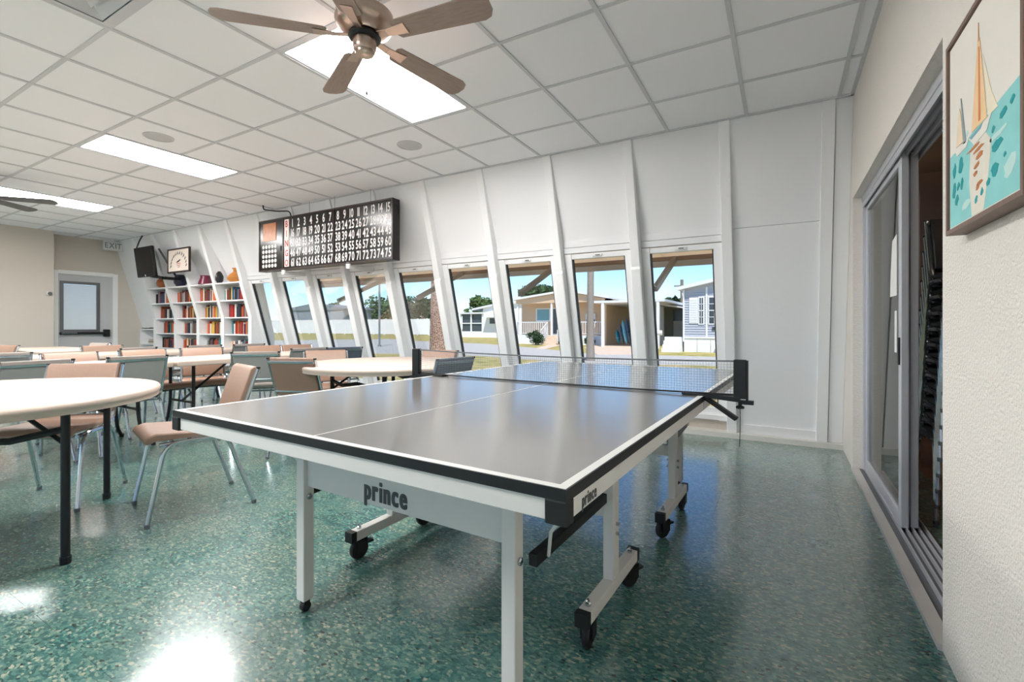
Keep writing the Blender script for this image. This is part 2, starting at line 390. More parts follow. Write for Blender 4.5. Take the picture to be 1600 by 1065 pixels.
for i in range(9):
    x0, x1 = XK[i + 1] + .0425, XK[i] - .0425
    upper_panel(x0, x1)
    wn = MB()
    # frame: head board, head rail, stiles, bottom rail, sill, apron
    wn.sbox(x0, x0 + .078, .13, 1.80, .09, .15); wn.sbox(x1 - .078, x1, .13, 1.80, .09, .15)
    wn.sbox(x0 + .078, x1 - .078, 1.75, 1.80, .10, .15); wn.sbox(x0 + .078, x1 - .078, .19, .265, .10, .15)
    wo = wn.build('window_%d' % (i + 1), M_RAFTER, None, bevel=.004)
    struct(wo, 'white framed raking window, bay %d counted from the right hand wall' % (i + 1), 'window')
    MB().sbox(x0, x1, 1.808, 1.862, .085, .14).build('head_board', M_WHITEWALL, wo)
    MB().sbox(x0, x1, 1.868, 1.925, .092, .14).build('head_board', M_WHITEWALL, wo)
    MB().sbox(x0, x1, .145, .19, .06, .16).build('window_sill', M_RAFTER, wo)
    MB().sbox(x0, x1, .04, .145, .10, .14).build('apron_panel', M_TAUPE, wo)
    g = MB(); g.sbox(x0 + .078, x0 + .09, .265, 1.75, .104, .14); g.sbox(x1 - .09, x1 - .078, .265, 1.75, .104, .14); g.build('gasket', M_GASKET, wo)
    MB().sbox(x0 + .09, x1 - .09, .265, 1.75, .124, .128).build('pane', M_GLASS, wo)
    lk = MB().sbox((x0 + x1) / 2 - .05, (x0 + x1) / 2 + .05, 1.764, 1.786, .085, .10).build('sash_lock', M_WHITE, wo)
    MB().sbox((x0 + x1) / 2 - .015, (x0 + x1) / 2 + .03, 1.770, 1.779, .078, .085).build('lever', M_DKALU, lk)
# solid end bay by the right wall
x0, x1 = XK[0] + .0425, XR
upper_panel(x0, x1, 1.90, .055)
MB().sbox(x0, x1, .045, 1.895, .05, .085).build('lower_panel', M_WHITEWALL, ww)
MB().sbox(x0, x1 - .1, .045, .13, .035, .05).build('kick_board', M_WHITEWALL, ww)
MB().sbox(.262, .345, .045, CEIL, -.0, .06).build('corner_post', M_RAFTER, ww, bevel=.004)
MB().sbox(.35, XR, .045, CEIL, .02, .06).build('corner_post', M_RAFTER, ww, bevel=.004)
# book shelf bays and last bay
for i in range(9, 13):
    x0, x1 = XK[i + 1] + .0425, XK[i] - .0425
    y0 = yr(CEIL) + .012
    MB().strip([(y0, CEIL + .02), (4.735, 1.79), (4.775, 1.79), (y0 + .04, CEIL + .02)], x0, x1).build('upper_panel', M_WHITEWALL, ww)
for k in range(9, 14): MB().strip([(yr(1.79) + .1, 1.79), (4.775, 1.79), (4.25, CEIL + .02), (4.2, CEIL)], XK[k] - .03, XK[k] + .03).build('cheek_panel', M_WHITEWALL, ww)
x0, x1 = XF, XK[13] - .0425
MB().sbox(x0, x1, 1.02, CEIL + .02, .03, .06).build('upper_panel', M_WHITEWALL, ww)
MB().strip([(4.97, 0), (4.97, .9), (4.76, 1.80), (4.80, 1.80), (5.01, .9), (5.01, 0)], XF - .2, XK[9] + .04).build('back_panel', M_WHITEWALL, ww)

# ------------------------------------------------------------ other walls
wr = MB(); wr.box(XR, XR + .2, YB - .2, 2.03, 0, CEIL + .1); wr.box(XR, XR + .2, 2.03, 4.27, 2.0, CEIL + .1); wr.box(XR, XR + .2, 4.27, 5.1, 0, CEIL + .1)
struct(wr.build('wall_right', M_BEIGE), 'cream textured stucco wall with a wide door opening', 'wall')
struct(MB().box(XF - .3, XL, YB - .2, 3.2, 0, CEIL + .1).build('wall_left', M_TAUPE), 'plain beige wall block at the far left end', 'wall')
wf = MB(); wf.box(XF - .15, XF, 3.1, 3.33, 0, CEIL + .1); wf.box(XF - .15, XF, 3.33, 4.23, 2.07, CEIL + .1); wf.box(XF - .15, XF, 4.23, 5.1, 0, CEIL + .1)
struct(wf.build('wall_far', M_TAUPE), 'recessed taupe end wall around the grey exit door', 'wall')
wb = MB(); wb.box(XF - .3, XR + .2, YB - .2, YB, 0, .25); wb.box(XF - .3, XR + .2, YB - .2, YB, 2.35, CEIL + .1)
for q in range(8): wb.box(XF - .3 + q * 1.6, XF - .05 + q * 1.6, YB - .2, YB, .25, 2.35)
wb = wb.build('wall_back', M_BEIGE); struct(wb, 'cream wall behind the camera with a row of windows added for fill', 'wall')
for q in range(7):  # windows added behind the camera to let in fill daylight
    xa = XF - .05 + q * 1.6; wq = MB(); wq.box(xa, xa + .06, YB - .12, YB - .06, .25, 2.35); wq.box(xa + 1.29, xa + 1.35, YB - .12, YB - .06, .25, 2.35); wq.box(xa + .06, xa + 1.29, YB - .12, YB - .06, .25, .32); wq.box(xa + .06, xa + 1.29, YB - .12, YB - .06, 2.28, 2.35)
    wq = wq.build('window_%d' % (10 + q), M_RAFTER); struct(wq, 'added white framed window for daylight fill behind the camera, number %d from the far end' % (q + 1), 'window')
    MB().box(xa + .06, xa + 1.29, YB - .092, YB - .088, .32, 2.28).build('pane', M_GLASS, wq)
# grey exit door with blind
M_DOOR = mat('grey_door_paint', rgb(196, 197, 199), .5)
d1 = MB().box(XF - .06, XF - .015, 3.37, 3.45, 0, 2.03).box(XF - .06, XF - .015, 3.94, 4.19, 0, 2.03).box(XF - .06, XF - .015, 3.45, 3.94, 0, .99).box(XF - .06, XF - .015, 3.45, 3.94, 1.85, 2.03); d1 = d1.build('door_1', M_DOOR); struct(d1, 'grey exit door with blind covered window and black push bar', 'door')
f = MB(); f.box(XF - .12, XF + .02, 3.31, 3.37, 0, 2.09); f.box(XF - .12, XF + .02, 4.19, 4.27, 0, 2.09); f.box(XF - .12, XF + .02, 3.37, 4.19, 2.03, 2.10); f.build('door_frame', M_WHITE, d1)
f = MB(); f.box(XF - .015, XF + .005, 3.40, 3.45, .94, 1.90); f.box(XF - .015, XF + .005, 3.94, 3.99, .94, 1.90); f.box(XF - .015, XF + .005, 3.45, 3.94, .94, .99); f.box(XF - .015, XF + .005, 3.45, 3.94, 1.85, 1.90); f.build('window_frame', M_DKALU, d1)
M_BLIND = translucent_mat('blind_slat', (.9, .9, .9, 1))
sl0 = None
for k in range(34):
    if sl0 is None:
        sl0 = MB().hexa([(-.004, 3.45, -.011), (.004, 3.45, .011), (.004, 3.94, .011), (-.004, 3.94, -.011), (-.003, 3.45, -.012), (.005, 3.45, .010), (.005, 3.94, .010), (-.003, 3.94, -.012)]).build('blind_slat', M_BLIND, d1); o = sl0
    else: o = sl0.copy(); C.objects.link(o)
    o.location = (XF - .030, 0, 1.0 + k * .0252)
MB().box(XF - .052, XF - .048, 3.45, 3.94, .99, 1.85).build('pane', M_GLASS, d1)
pb = MB().tube([(XF + .05, 3.38, .92), (XF + .05, 4.08, .92)], .024, 10).build('push_bar', M_BLACK, d1, True)
MB().box(XF - .015, XF + .07, 4.04, 4.13, .85, .99).build('latch_housing', M_BLACK, pb, bevel=.01)
MB().tube([(XF + .075, 3.40, .925), (XF + .075, 3.62, .925)], .012, 8).build('grip', M_CHROME, pb, True)
# light outside the door is only the sky
# exit sign
t = thing('exit_sign', 'grey unlit EXIT sign hanging from the ceiling by the far door', 'sign', (-11.35, 4.10, 2.53))
MB().box(-.03, .03, -.15, .15, 0, .185).build('housing', mat('sign_grey', rgb(222, 222, 220), .5), t, bevel=.01)
MB().tube([(0, 0, .185), (0, 0, CEIL - 2.53 - .001)], .02, 10).build('stem', M_WHITE, t, True)
write(MB(), 'EXIT', .10, lambda u, v: (.0315, u, .093 + v), .08, .8).build('lettering', mat('sign_letters', rgb(138, 138, 140), .5), t)
# thermostat like fitting
t = thing('wall_sensor', 'small white sensor fitting on the edge of the beige wall', 'sensor', (XL, 3.15, 1.63))
MB().box(0, .03, -.05, .02, -.03, .03).build('base_plate', M_WHITE, t, bevel=.005)
MB().lathe([(.028, 0), (.03, .02), (.018, .04)], n=14).xf(Matrix.Translation((.03, -.01, 0)) @ Matrix.Rotation(pi / 2, 4, 'Y')).build('dome', M_DKALU, t, True)

# ------------------------------------------------------------ sliding door in right wall
YN, YF_ = 2.03, 4.27
dr = MB(); dr.box(XR + .06, XR + .19, YF_ - .035, YF_, .0, 2.0); dr.box(XR + .05, XR + .19, YN, YF_ - .035, 1.955, 2.0)
for q in range(4): dr.box(XR + .055 + q * .035, XR + .062 + q * .035, YN, YF_ - .035, 1.92, 1.955)
dr = dr.build('door_2', M_ALU); struct(dr, 'aluminium sliding glass door standing part open', 'door')
tr = MB(); tr.box(XR - .0, XR + .2, YN, YF_, -.0, .012)
tr.build('sill_track', M_DKALU, dr)
for q in range(5):
    MB().box(XR + .065 + q * .028, XR + .072 + q * .028, YN, YF_ - .035, .012, .032).build('track_rib', M_ALU, dr)
MB().strip([(YN, 0), (YF_, 0), (YF_, .02), (YN, .02)], XR - .012, XR + .035).build('threshold', mat('worn_threshold', rgb(216, 212, 207), .4, .25, var=.1, vscale=8), dr)
def panel(y0, y1, x, tint):
    p = MB(); p.box(x, x + .032, y0, y0 + .06, .03, 1.95); p.box(x, x + .032, y1 - .05, y1, .03, 1.95)
    p.box(x, x + .032, y0 + .06, y1 - .05, .03, .10); p.box(x, x + .032, y0 + .06, y1 - .05, 1.89, 1.95)
    o = p.build('sliding_panel', M_ALU, dr, bevel=.003)
    MB().box(x + .012, x + .018, y0 + .06, y1 - .05, .10, 1.89).build('pane', M_GLASS2, o)
    return o
pa = panel(3.07, YF_ - .036, XR + .072, 0)
MB().box(XR + .064, XR + .072, 3.085, 3.11, .86, 1.0).build('door_pull', M_BLACK, pa)
pb_ = panel(3.10, 4.19, XR + .116, 0)
# paper sheets on the glass
t = thing('paper_notice', 'white paper notice taped to the sliding glass door', 'paper', (XR + .066, 3.2, 1.22))
MB().prism([(-.06, 0), (.11, 0), (.09, .14), (.05, .30), (-.06, .32)], .002, lambda u, v, q: (q, u, v)).build('sheet', M_WHITE, t)
MB().prism([(-.06, -.30), (-.01, -.30), (-.01, -.08), (-.06, -.08)], .002, lambda u, v, q: (q, u, v)).build('sheet', M_WHITE, t)

# ------------------------------------------------------------ storage room behind the sliding door
M_DKWALL = mat('brown_wall', rgb(158, 132, 112), .8, var=.1)
sr = MB(); sr.box(2.6, 2.7, 1.0, 6.3, -.1, 2.6); sr.box(XR + .2, 2.7, 6.2, 6.3, -.1, 2.6); sr.box(XR + .2, 2.7, 1.0, 1.1, -.1, 2.6)
struct(sr.build('wall_storage', M_DKWALL), 'dark brown walls of the storage room behind the sliding door', 'wall')
struct(MB().box(XR + .2, 2.7, 1.0, 6.3, 2.6, 2.7).build('ceiling_storage', M_DKWALL), 'storage room ceiling', 'ceiling')
sf = MB().box(XR + .2, 2.7, 1.0, 6.3, -.12, -.014).build('floor_storage', M_DKWALL); struct(sf, 'brown plank floor of the storage room', 'floor')
for q in range(38):
    y = 1.1 + q * .135
    if y > 6.15: break
    MB().box(XR + .2, 2.6, y + .001, y + .133, -.014, -.001 - .001 * (q % 2)).build('plank', M_PLANK, sf)
t = thing('added_fill_bulb', 'added unseen fill lamp, a small globe on the storage room ceiling', 'lamp', (1.7, 3.1, 2.45))  # lamp added out of view to brighten the dark storage room
MB().lathe([(.05, .15), (.05, .12), (.03, .10)], n=16).build('lamp_base', M_WHITE, t, True)
MB().lathe([(.03, .10), (.08, .06), (.09, .0), (.07, -.05), (.02, -.08)], n=16).build('globe', mat('fill_globe_glass', (1, 1, 1, 1), .4, emit=(1, .85, .68, 1), estr=22.0), t, True)
t = thing('cardboard_carton', 'tall brown cardboard carton standing behind the chair stack', 'carton', (1.32, 4.3, 0))
MB().box(-.12, .35, -.2, .3, 0, 1.55).build('body', mat('cardboard', rgb(150, 112, 82), .85, var=.05), t, bevel=.01)
MB().box(-.125, .355, .02, .08, 0, 1.556).build('tape', mat('tape', rgb(176, 142, 104), .4), t)
t = thing('blind_panel', 'pale grey vertical slats hanging in the storage room', 'blind', (1.15, 4.6, 0))
for q in range(4): MB().box(-.06 + q * .13, .06 + q * .13, -.005, .005, 1.58, 2.45).build('slat', mat('pale_slat', rgb(176, 168, 160), .7), t)
MB().box(-.08, .48, -.02, .02, 2.45, 2.5).build('head_rail', M_WHITE, t)
t = thing('curtain', 'grey pleated curtain gathered behind the sliding glass', 'curtain', (.75, 3.98, .03))
cp = []; n_ = 48
for q in range(n_ + 1): cp.append((.03 * sin(q * pi / 3), q * .2 / n_))
poly = cp + [(a + .004, b) for a, b in reversed(cp)]
MB().prism(poly, 1.9, lambda u, v, q: (u, v, q)).build('cloth', mat('grey_cloth', rgb(150, 148, 146), .9), t, True)
MB().tube([(0, -.02, 1.91), (0, .25, 1.91)], .012, 8).build('rod', M_ALU, t, True)

# ------------------------------------------------------------ stacking chairs
def make_chair(vin, back):
    t = empty('stacking_chair')
    for s in (-1, 1):
        for sg in (-1, 1):
            ft = (s * .237, sg * .255, .012)
            if sg < 0: pts = [ft, (s * .224, -.175, .425), (s * .222, 0.0, .425)]
            else: pts = [ft, (s * .224, .115, .425), (s * .222, -.002, .425)]
            lg = MB().tube(fillet(pts, .075), .0115, 8).build('leg', M_CHROME, t, True)
            MB().lathe([(.013, 0), (.014, .018), (.012, .022)], (ft[0], ft[1], 0), 8).build('foot_cap', M_DKALU, lg)
        MB().tube(fillet([(s * .206, -.20, .418), (s * .206, .16, .43), (s * .206, .287, .80)], .09), .011, 8).build('back_post', M_CHROME, t, True)
        MB().lathe([(.0125, 0), (.0125, .012)], (s * .206, .289, .798), 8).build('post_cap', M_RUBBER, t)
    MB().tube([(-.222, -.12, .405), (.222, -.12, .405)], .009, 6).build('cross_bar', M_CHROME, t, True)
    MB().tube([(-.222, .08, .405), (.222, .08, .405)], .009, 6).build('cross_bar', M_CHROME, t, True)
    pr = [(-.262, .432), (-.27, .447), (-.255, .468), (-.215, .482), (-.05, .470), (.10, .463), (.15, .470), (.19, .492), (.192, .470), (.155, .447), (-.05, .438), (-.22, .44), (-.25, .425)]
    MB().strip(pr, -.213, .213).build('seat', vin, t, True, bevel=.008)
    def bk(z, o): return .19 + (z - .50) * .31 + o
    b = [(bk(.50, -.022), .505), (bk(.53, -.032), .53), (bk(.66, -.036), .66), (bk(.79, -.03), .795), (bk(.81, -.015), .812), (bk(.81, .006), .810), (bk(.79, .012), .79), (bk(.50, .004), .50)]
    MB().strip(b, -.192, .192).build('backrest', vin, t, True, bevel=.006)
    MB().strip([(bk(.51, .007), .51), (bk(.77, .014), .77), (bk(.77, .019), .77), (bk(.51, .012), .51)], -.19, .19).build('back_panel', back, t)
    MB().strip([(bk(.765, .014), .765), (bk(.785, .014), .785), (bk(.785, .026), .785), (bk(.765, .026), .765)], -.2, .2).build('back_rail', M_CHROME, t, bevel=.003)
    MB().strip([(bk(.53, .010), .53), (bk(.545, .010), .545), (bk(.545, .02), .545), (bk(.53, .02), .53)], -.2, .2).build('back_rail', M_CHROME, t, bevel=.003)
    return t
KIND = {}
def chair(kind, top, f, label, group='vinyl and chrome stacking chairs', z=0.0):
    vin, back = {'tan': (M_TAN, M_TAUPEV), 'brown': (M_TAN, M_BROWNV), 'slate': (M_NAVYV, M_NAVYV), 'grey': (M_TAUPEV, M_GREYV), 'black': (M_BLACKV, M_BLACKV)}[kind]
    if kind not in KIND: KIND[kind] = make_chair(vin, back); o = KIND[kind]
    else: o = copy_tree(KIND[kind])
    l = math.hypot(*f); fx, fy = f[0] / l, f[1] / l
    o.location = (top[0] + fx * .287, top[1] + fy * .287, z); o.rotation_euler = (0, 0, math.atan2(fx, -fy))
    return tag(o, label, 'chair', group)
chair('tan', (-2.97, 1.773), (-.26, -.966), 'tan vinyl chair standing alone beside the ping pong table')
chair('tan', (-4.035, 1.315), (.70, -.71), 'tan vinyl chair pushed under the far side of the near round table')
chair('grey', (-4.66, 1.86), (-1, .03), 'grey backed chair with chrome top rail, right behind the near round table')
chair('grey', (-4.68, 1.25), (-1, -.12), 'grey backed chair at the left edge, behind the near round table')
chair('tan', (-5.80, 1.77), (1, .05), 'tan chair facing the camera across the near long table')
chair('grey', (-6.25, 1.42), (-1, .02), 'grey backed chair at the left edge of the second table row')
chair('grey', (-6.45, 2.58), (-1, -.3), 'grey backed chair at the middle of the second table row')
chair('tan', (-7.55, 2.62), (1, -.1), 'tan chair facing the camera across the second table row, below the exit door')
chair('tan', (-5.78, 2.92), (.95, -.3), 'tan chair facing the camera across the near long table, left of the bookshelf end')
chair('grey', (-6.50, 3.32), (-1, 0), 'grey backed chair just before the bookshelf, second table row')
chair('tan', (-5.72, 3.62), (1, -.2), 'tan chair facing the camera near the right end of the bookshelf')
chair('grey', (-6.45, 3.88), (-1, .1), 'grey backed chair nearest the right end of the bookshelf')
chair('grey', (-4.42, 2.72), (-.75, .66), 'grey backed chair right behind the lone tan chair')
chair('brown', (-3.32, 2.33), (-.32, .95), 'brown backed chair at the left of the round table by the windows')
chair('tan', (-4.06, 3.24), (.87, -.5), 'tan chair facing the camera behind the round table by the windows')
chair('grey', (-4.66, 3.50), (-1, .2), 'grey backed chair behind the window round table, left of the tan one')
chair('slate', (-4.45, 3.82), (-.9, .35), 'slate vinyl chair behind the window round table, right of the tan one')
chair('tan', (-5.62, 4.02), (1, -.15), 'tan chair below the leftmost window facing the room')
chair('brown', (-3.07, 3.86), (.15, -1), 'brown chair facing the room between window rafters and round table')
chair('slate', (-2.22, 2.99), (-1, .12), 'slate blue chair just beyond the left net post')
chair('tan', (-5.82, 2.36), (1, 0), 'tan chair tucked in at the joint of the two long tables')
chair('tan', (-8.75, 2.05), (.3, -1), 'tan chair turned sideways at the farthest table, left of the door')
chair('grey', (-8.75, 3.02), (.2, -1), 'grey chair turned sideways in front of the exit door')
for q in range(11):
    chair('black', (.955, 3.86 - .019 * q), (0, -1), '%s chair from the floor in the chrome chair stack behind the sliding door' % ('lowest second third fourth fifth sixth seventh eighth ninth tenth topmost'.split()[q]), 'stacked chairs behind the sliding door', .088 * q)

# ------------------------------------------------------------ tables
def round_table(c, rad, legs, label, z=.74):
    t = thing('round_table', label, 'table', (c[0], c[1], 0))
    MB().lathe([(rad - .03, z - .052), (rad - .006, z - .05), (rad - .004, z - .03), (rad, z - .026), (rad, z - .008), (rad - .008, z)], n=64).build('tabletop', M_PLASTIC, t, True, angle=50)
    for (a, b) in legs:
        a = Vector((a[0], a[1], 0)); b = Vector((b[0], b[1], 0))
        for p in (a, b):
            lg = MB().tube([p + Vector((0, 0, .01)), p + Vector((0, 0, z - .06))], .0175, 10).build('leg', M_BLACK, t, True)
            MB().lathe([(.02, 0), (.021, .03), (.0185, .035)], (p.x, p.y, 0), 10).build('foot_cap', M_RUBBER, lg)
        m = (a + b) / 2
        MB().tube([a + Vector((0, 0, .60)), a.lerp(b, .2) + Vector((0, 0, .565)), m + Vector((0, 0, .59)), a.lerp(b, .8) + Vector((0, 0, .565)), b + Vector((0, 0, .60))], .015, 8).build('leg_brace', M_BLACK, t, True)
        MB().beam(a + Vector((0, 0, z - .065)), b + Vector((0, 0, z - .065)), .03, .02).build('pivot_bar', M_BLACK, t)
        for p in (a, b): MB().tube([p + Vector((0, 0, .53)), p * .55 + Vector((0, 0, z - .06))], .01, 6).build('folding_strut', M_BLACK, t, True)
    return t
v = Vector((-.508, -.861)) * .9
l1 = Vector((.535, .222)); l2 = Vector((-.285, .66))
round_table((-3.31, .61), .757, [(l1, l1 + v), (l2, l2 + v + Vector((.12, .05)))], 'large round cream table in the left foreground')
round_table((-3.0, 3.06), .735, [((.30, -.36), (-.30, -.36)), ((.30, .36), (-.30, .36))], 'round cream table standing by the windows behind the ping pong table')
def long_table(c, rz, label):
    z = .735
    t = thing('folding_table', label, 'table', (c[0], c[1], 0), rz, 'rows of cream folding tables')
    MB().box(-.38, .38, -.912, .912, z - .05, z).build('tabletop', M_PLASTIC, t, bevel=.012)
    for s in (-1, 1):
        for q in (-1, 1):
            pts = [(q * .31, s * .78, .012), (q * .24, s * .72, .10), (q * .22, s * .70, .3), (q * .22, s * .70, z - .05)]
            lg = MB().tube(fillet(pts, .08), .0155, 8).build('leg', M_BLACK, t, True)
            MB().lathe([(.019, 0), (.019, .03)], (q * .31, s * .78, 0), 8).build('foot_cap', M_RUBBER, lg)
        MB().tube([(-.22, s * .70, .32), (.22, s * .70, .32)], .012, 8).build('leg_brace', M_BLACK, t, True)
        MB().tube([(0, s * .70, .32), (0, s * .25, z - .055)], .012, 8).build('folding_strut', M_BLACK, t, True)
    return t
long_table((-5.17, 1.27), 0, 'long cream folding table behind the near round table')
long_table((-5.15, 3.115), 0.0, 'long cream folding table on thin black legs behind the lone tan chair')
long_table((-7.0, 1.30), 0, 'cream folding table of the second row, left half')
long_table((-7.0, 3.14), 0, 'cream folding table of the second row before the bookshelf')
long_table((-8.95, 2.55), pi / 2, 'farthest cream folding table in front of the exit door')

# ------------------------------------------------------------ ping pong table
PR = -R(2.2)
pp = thing('ping_pong_table', 'grey topped ping pong table on white wheeled legs', 'ping pong table', (-1.046, 2.183, 0), PR)
ZT = .763; HW = .7625; HL = 1.37
for s in (-1, 1):
    y0, y1 = (s * HL, s * .004); ya, yb = min(y0, y1), max(y0, y1)
    MB().box(-HW + .004, HW - .004, ya + .004, yb - .004, ZT - .019, ZT).build('playing_top', M_PPTOP, pp)
    ln = MB(); zz = ZT + .0006
    def ll(x0, x1, a, b): ln.box(x0, x1, a, b, ZT - .0005, zz)
    ll(-HW + .004, -HW + .024, ya + .004, yb - .002); ll(HW - .024, HW - .004, ya + .004, yb - .002)
    e = (ya + .004, ya + .024) if s < 0 else (yb - .024, yb - .004)
    ll(-HW + .024, HW - .024, *e)
    a0, a1 = (ya + .024, yb - .002) if s < 0 else (ya + .002, yb - .024)
    ll(-.0025, .0025, a0, a1); ln.build('court_line', M_LINE, pp)
    eb = MB(); eb.box(-HW, -HW + .004, ya, yb, ZT - .022, ZT + .0008); eb.box(HW - .004, HW, ya, yb, ZT - .022, ZT + .0008)
    e = (ya, ya + .004) if s < 0 else (yb - .004, yb); eb.box(-HW + .004, HW - .004, *e, ZT - .022, ZT + .0008); eb.build('edge_band', M_BLACK, pp)
    ap = MB(); H0, H1 = ZT - .064, ZT - .021
    ap.box(-HW + .006, -HW + .03, ya + .006, yb - .004, H0, H1); ap.box(HW - .03, HW - .006, ya + .006, yb - .004, H0, H1)
    for yy in ((ya + .006, ya + .03), (yb - .03, yb - .006)): ap.box(-HW + .03, HW - .03, *yy, H0, H1)
    ap.build('apron', M_STEELW, pp, bevel=.002)
    for q in (-1, 1):
        xx = (HW - .045, HW + .002) if q > 0 else (-HW - .002, -HW + .045)
        yy = (yb - .03, yb + .002) if s > 0 else (ya - .002, ya + .03)
        MB().box(xx[0], xx[1], yy[0], yy[1], ZT - .068, ZT - .020).build('corner_guard', M_RUBBER, pp, bevel=.004)
        # end legs
        lx = q * (.455 if s < 0 else .42); ly = s * 1.062
        lg = MB().box(lx - .022, lx + .022, ly - .022, ly + .022, .045, ZT - .03).build('leg', M_STEELW, pp, bevel=.003)
        MB().lathe([(.004, -.012), (.018, -.010), (.018, .010), (.004, .012)], n=16).xf(Matrix.Translation((lx, ly, .018)) @ Matrix.Rotation(pi / 2, 4, 'Y')).build('levelling_wheel', M_RUBBER, lg, True)
        MB().box(lx - .012, lx + .012, ly - .012, ly + .012, .022, .046).build('wheel_fork', M_BLACK, lg)
        MB().lathe([(.011, 0), (.011, .006), (.006, .008)], n=10).xf(Matrix.Translation((lx + .022, ly, .43)) @ Matrix.Rotation(pi / 2, 4, 'Y')).build('bolt', M_CHROME, lg)
        # wheel carriages
        cx = .518 if q > 0 else -.602; cyc = s * .475
        cr = MB().box(cx - .022, cx + .022, cyc - .26, cyc + .26, .093, .137).build('wheel_bar', M_STEELW, pp, bevel=.003)
        for e2 in (-1, 1): MB().box(cx - .023, cx + .023, cyc + e2 * .26 - .014, cyc + e2 * .26 + .014, .092, .138).build('end_cap', M_RUBBER, cr)
        MB().box(cx - .02, cx + .02, cyc - .03, cyc + .03, .137, ZT - .03).build('upright', M_STEELW, pp, bevel=.003)
        for zb in (.30, .335): MB().tube([(cx - .03, cyc, zb), (cx + .03, cyc, zb)], .007, 8).build('bolt', M_CHROME, pp, True)
        for e2 in (-1, 1):
            wy = cyc + e2 * .215; ang = random.uniform(-.5, .5)
            ca = MB().lathe([(.012, -.014), (.040, -.012), (.045, -.006), (.045, .006), (.040, .012), (.012, .014)], n=24).xf(Matrix.Translation((cx + .0, wy, .045)) @ Matrix.Rotation(ang, 4, 'Z') @ Matrix.Rotation(pi / 2, 4, 'Y')).build('caster_wheel', M_RUBBER, cr, True)
            fk = MB(); fk.box(-.022, -.016, -.02, .03, .035, .093); fk.box(.016, .022, -.02, .03, .035, .093); fk.box(-.022, .022, -.02, .03, .086, .093); fk.box(-.016, .016, .03, .065, .062, .072)
            fk.xf(Matrix.Translation((cx, wy, 0)) @ Matrix.Rotation(ang, 4, 'Z')).build('caster_fork', M_BLACK, cr)
            MB().lathe([(.010, .137), (.010, .146), (.006, .15), (.006, .158), (.003, .16)], (cx, wy, 0), 8).build('axle_nut', M_CHROME, cr)
        # black folding arm and thin strut
        bx_ = cx + (-.03 if q > 0 else .03)
        MB().beam((cx + q * .012 - q * .03, cyc, .432), (lx + q * .045, s * 1.03, .425), .026, .034).build('folding_arm', M_BLACK, pp, bevel=.002)
        MB().tube([(lx + q * .07, s * .985, .425), (lx + q * .085, s * 1.0, .50), (q * (HW - .06), s * 1.12, ZT - .06)], .005, 6).build('lock_strut', M_STEELW, pp, True)
    MB().box(-.602, .518, s * .475 - .012, s * .475 + .012, .355, .415).build('cross_rail', M_STEELW, pp, bevel=.002)
    ly = s * 1.062; lx = .455 if s < 0 else .42
    pn = MB().box(-lx + .022, lx - .022, ly - .006, ly + .006, .468, .578).build('leg_panel', M_STEELW, pp, bevel=.002)
    if s < 0:
        M_INK = mat('grey_print', rgb(70, 70, 72), .5)
        tx = MB(); tx2 = MB()
        for q, dx in enumerate((-.0036, -.0018, 0, .0018, .0036)):
            write(tx, 'prince', .068, lambda u, v: (-.026 + dx + u, ly - .0066 - .00006 * q, .520 + v), .10, .66, 'b')
            write(tx2, 'prince', .026, lambda u, v: (HW - .0057 + .00006 * q, ya + .12 + dx * .4 + u, ZT - .045 + v), .10, .66, 'b')
        tx.build('lettering', M_INK, pn); tx2.build('lettering', M_INK, pp)
# net set
nt_ = thing('table_net', 'black table tennis net with clamp posts across the ping pong table', 'net', (-1.046, 2.183, ZT), PR)
NX = HW + .135
def sag(x): return .148 - .012 * (1 - (x / NX) ** 2)
sm = MB(); nx_ = 150
for i in range(nx_ + 1):
    x = -NX + 2 * NX * i / nx_
    sm.box(x - .0005, x + .0005, -.0005, .0005, .012, sag(x))
for j in range(1, 12):
    for i in range(12):
        xa = -NX + 2 * NX * i / 12; xb = -NX + 2 * NX * (i + 1) / 12
        za = .012 + (sag(xa) - .012) * j / 12; zb = .012 + (sag(xb) - .012) * j / 12
        sm.hexa([(xa, -.0007, za), (xb, -.0007, zb), (xb, .0007, zb), (xa, .0007, za), (xa, -.0007, za + .001), (xb, -.0007, zb + .001), (xb, .0007, zb + .001), (xa, .0007, za + .001)])
tag(sm.build('net_mesh', mat('net_string', rgb(150, 156, 164), .7), nt_), kind='stuff')
tp = MB()
for i in range(16):
    xa = -NX + 2 * NX * i / 16; xb = -NX + 2 * NX * (i + 1) / 16
    tp.hexa([(xa, -.002, sag(xa)), (xb, -.002, sag(xb)), (xb, .002, sag(xb)), (xa, .002, sag(xa)), (xa, -.002, sag(xa) + .007), (xb, -.002, sag(xb) + .007), (xb, .002, sag(xb) + .007), (xa, .002, sag(xa) + .007)])
tp.build('top_tape', mat('net_tape', rgb(120, 122, 126), .6), nt_)
MB().tube([(-NX, 0, .012), (-.4, 0, .006), (.4, 0, .006), (NX, 0, .012)], .004, 6).build('bottom_cord', M_RUBBER, nt_)
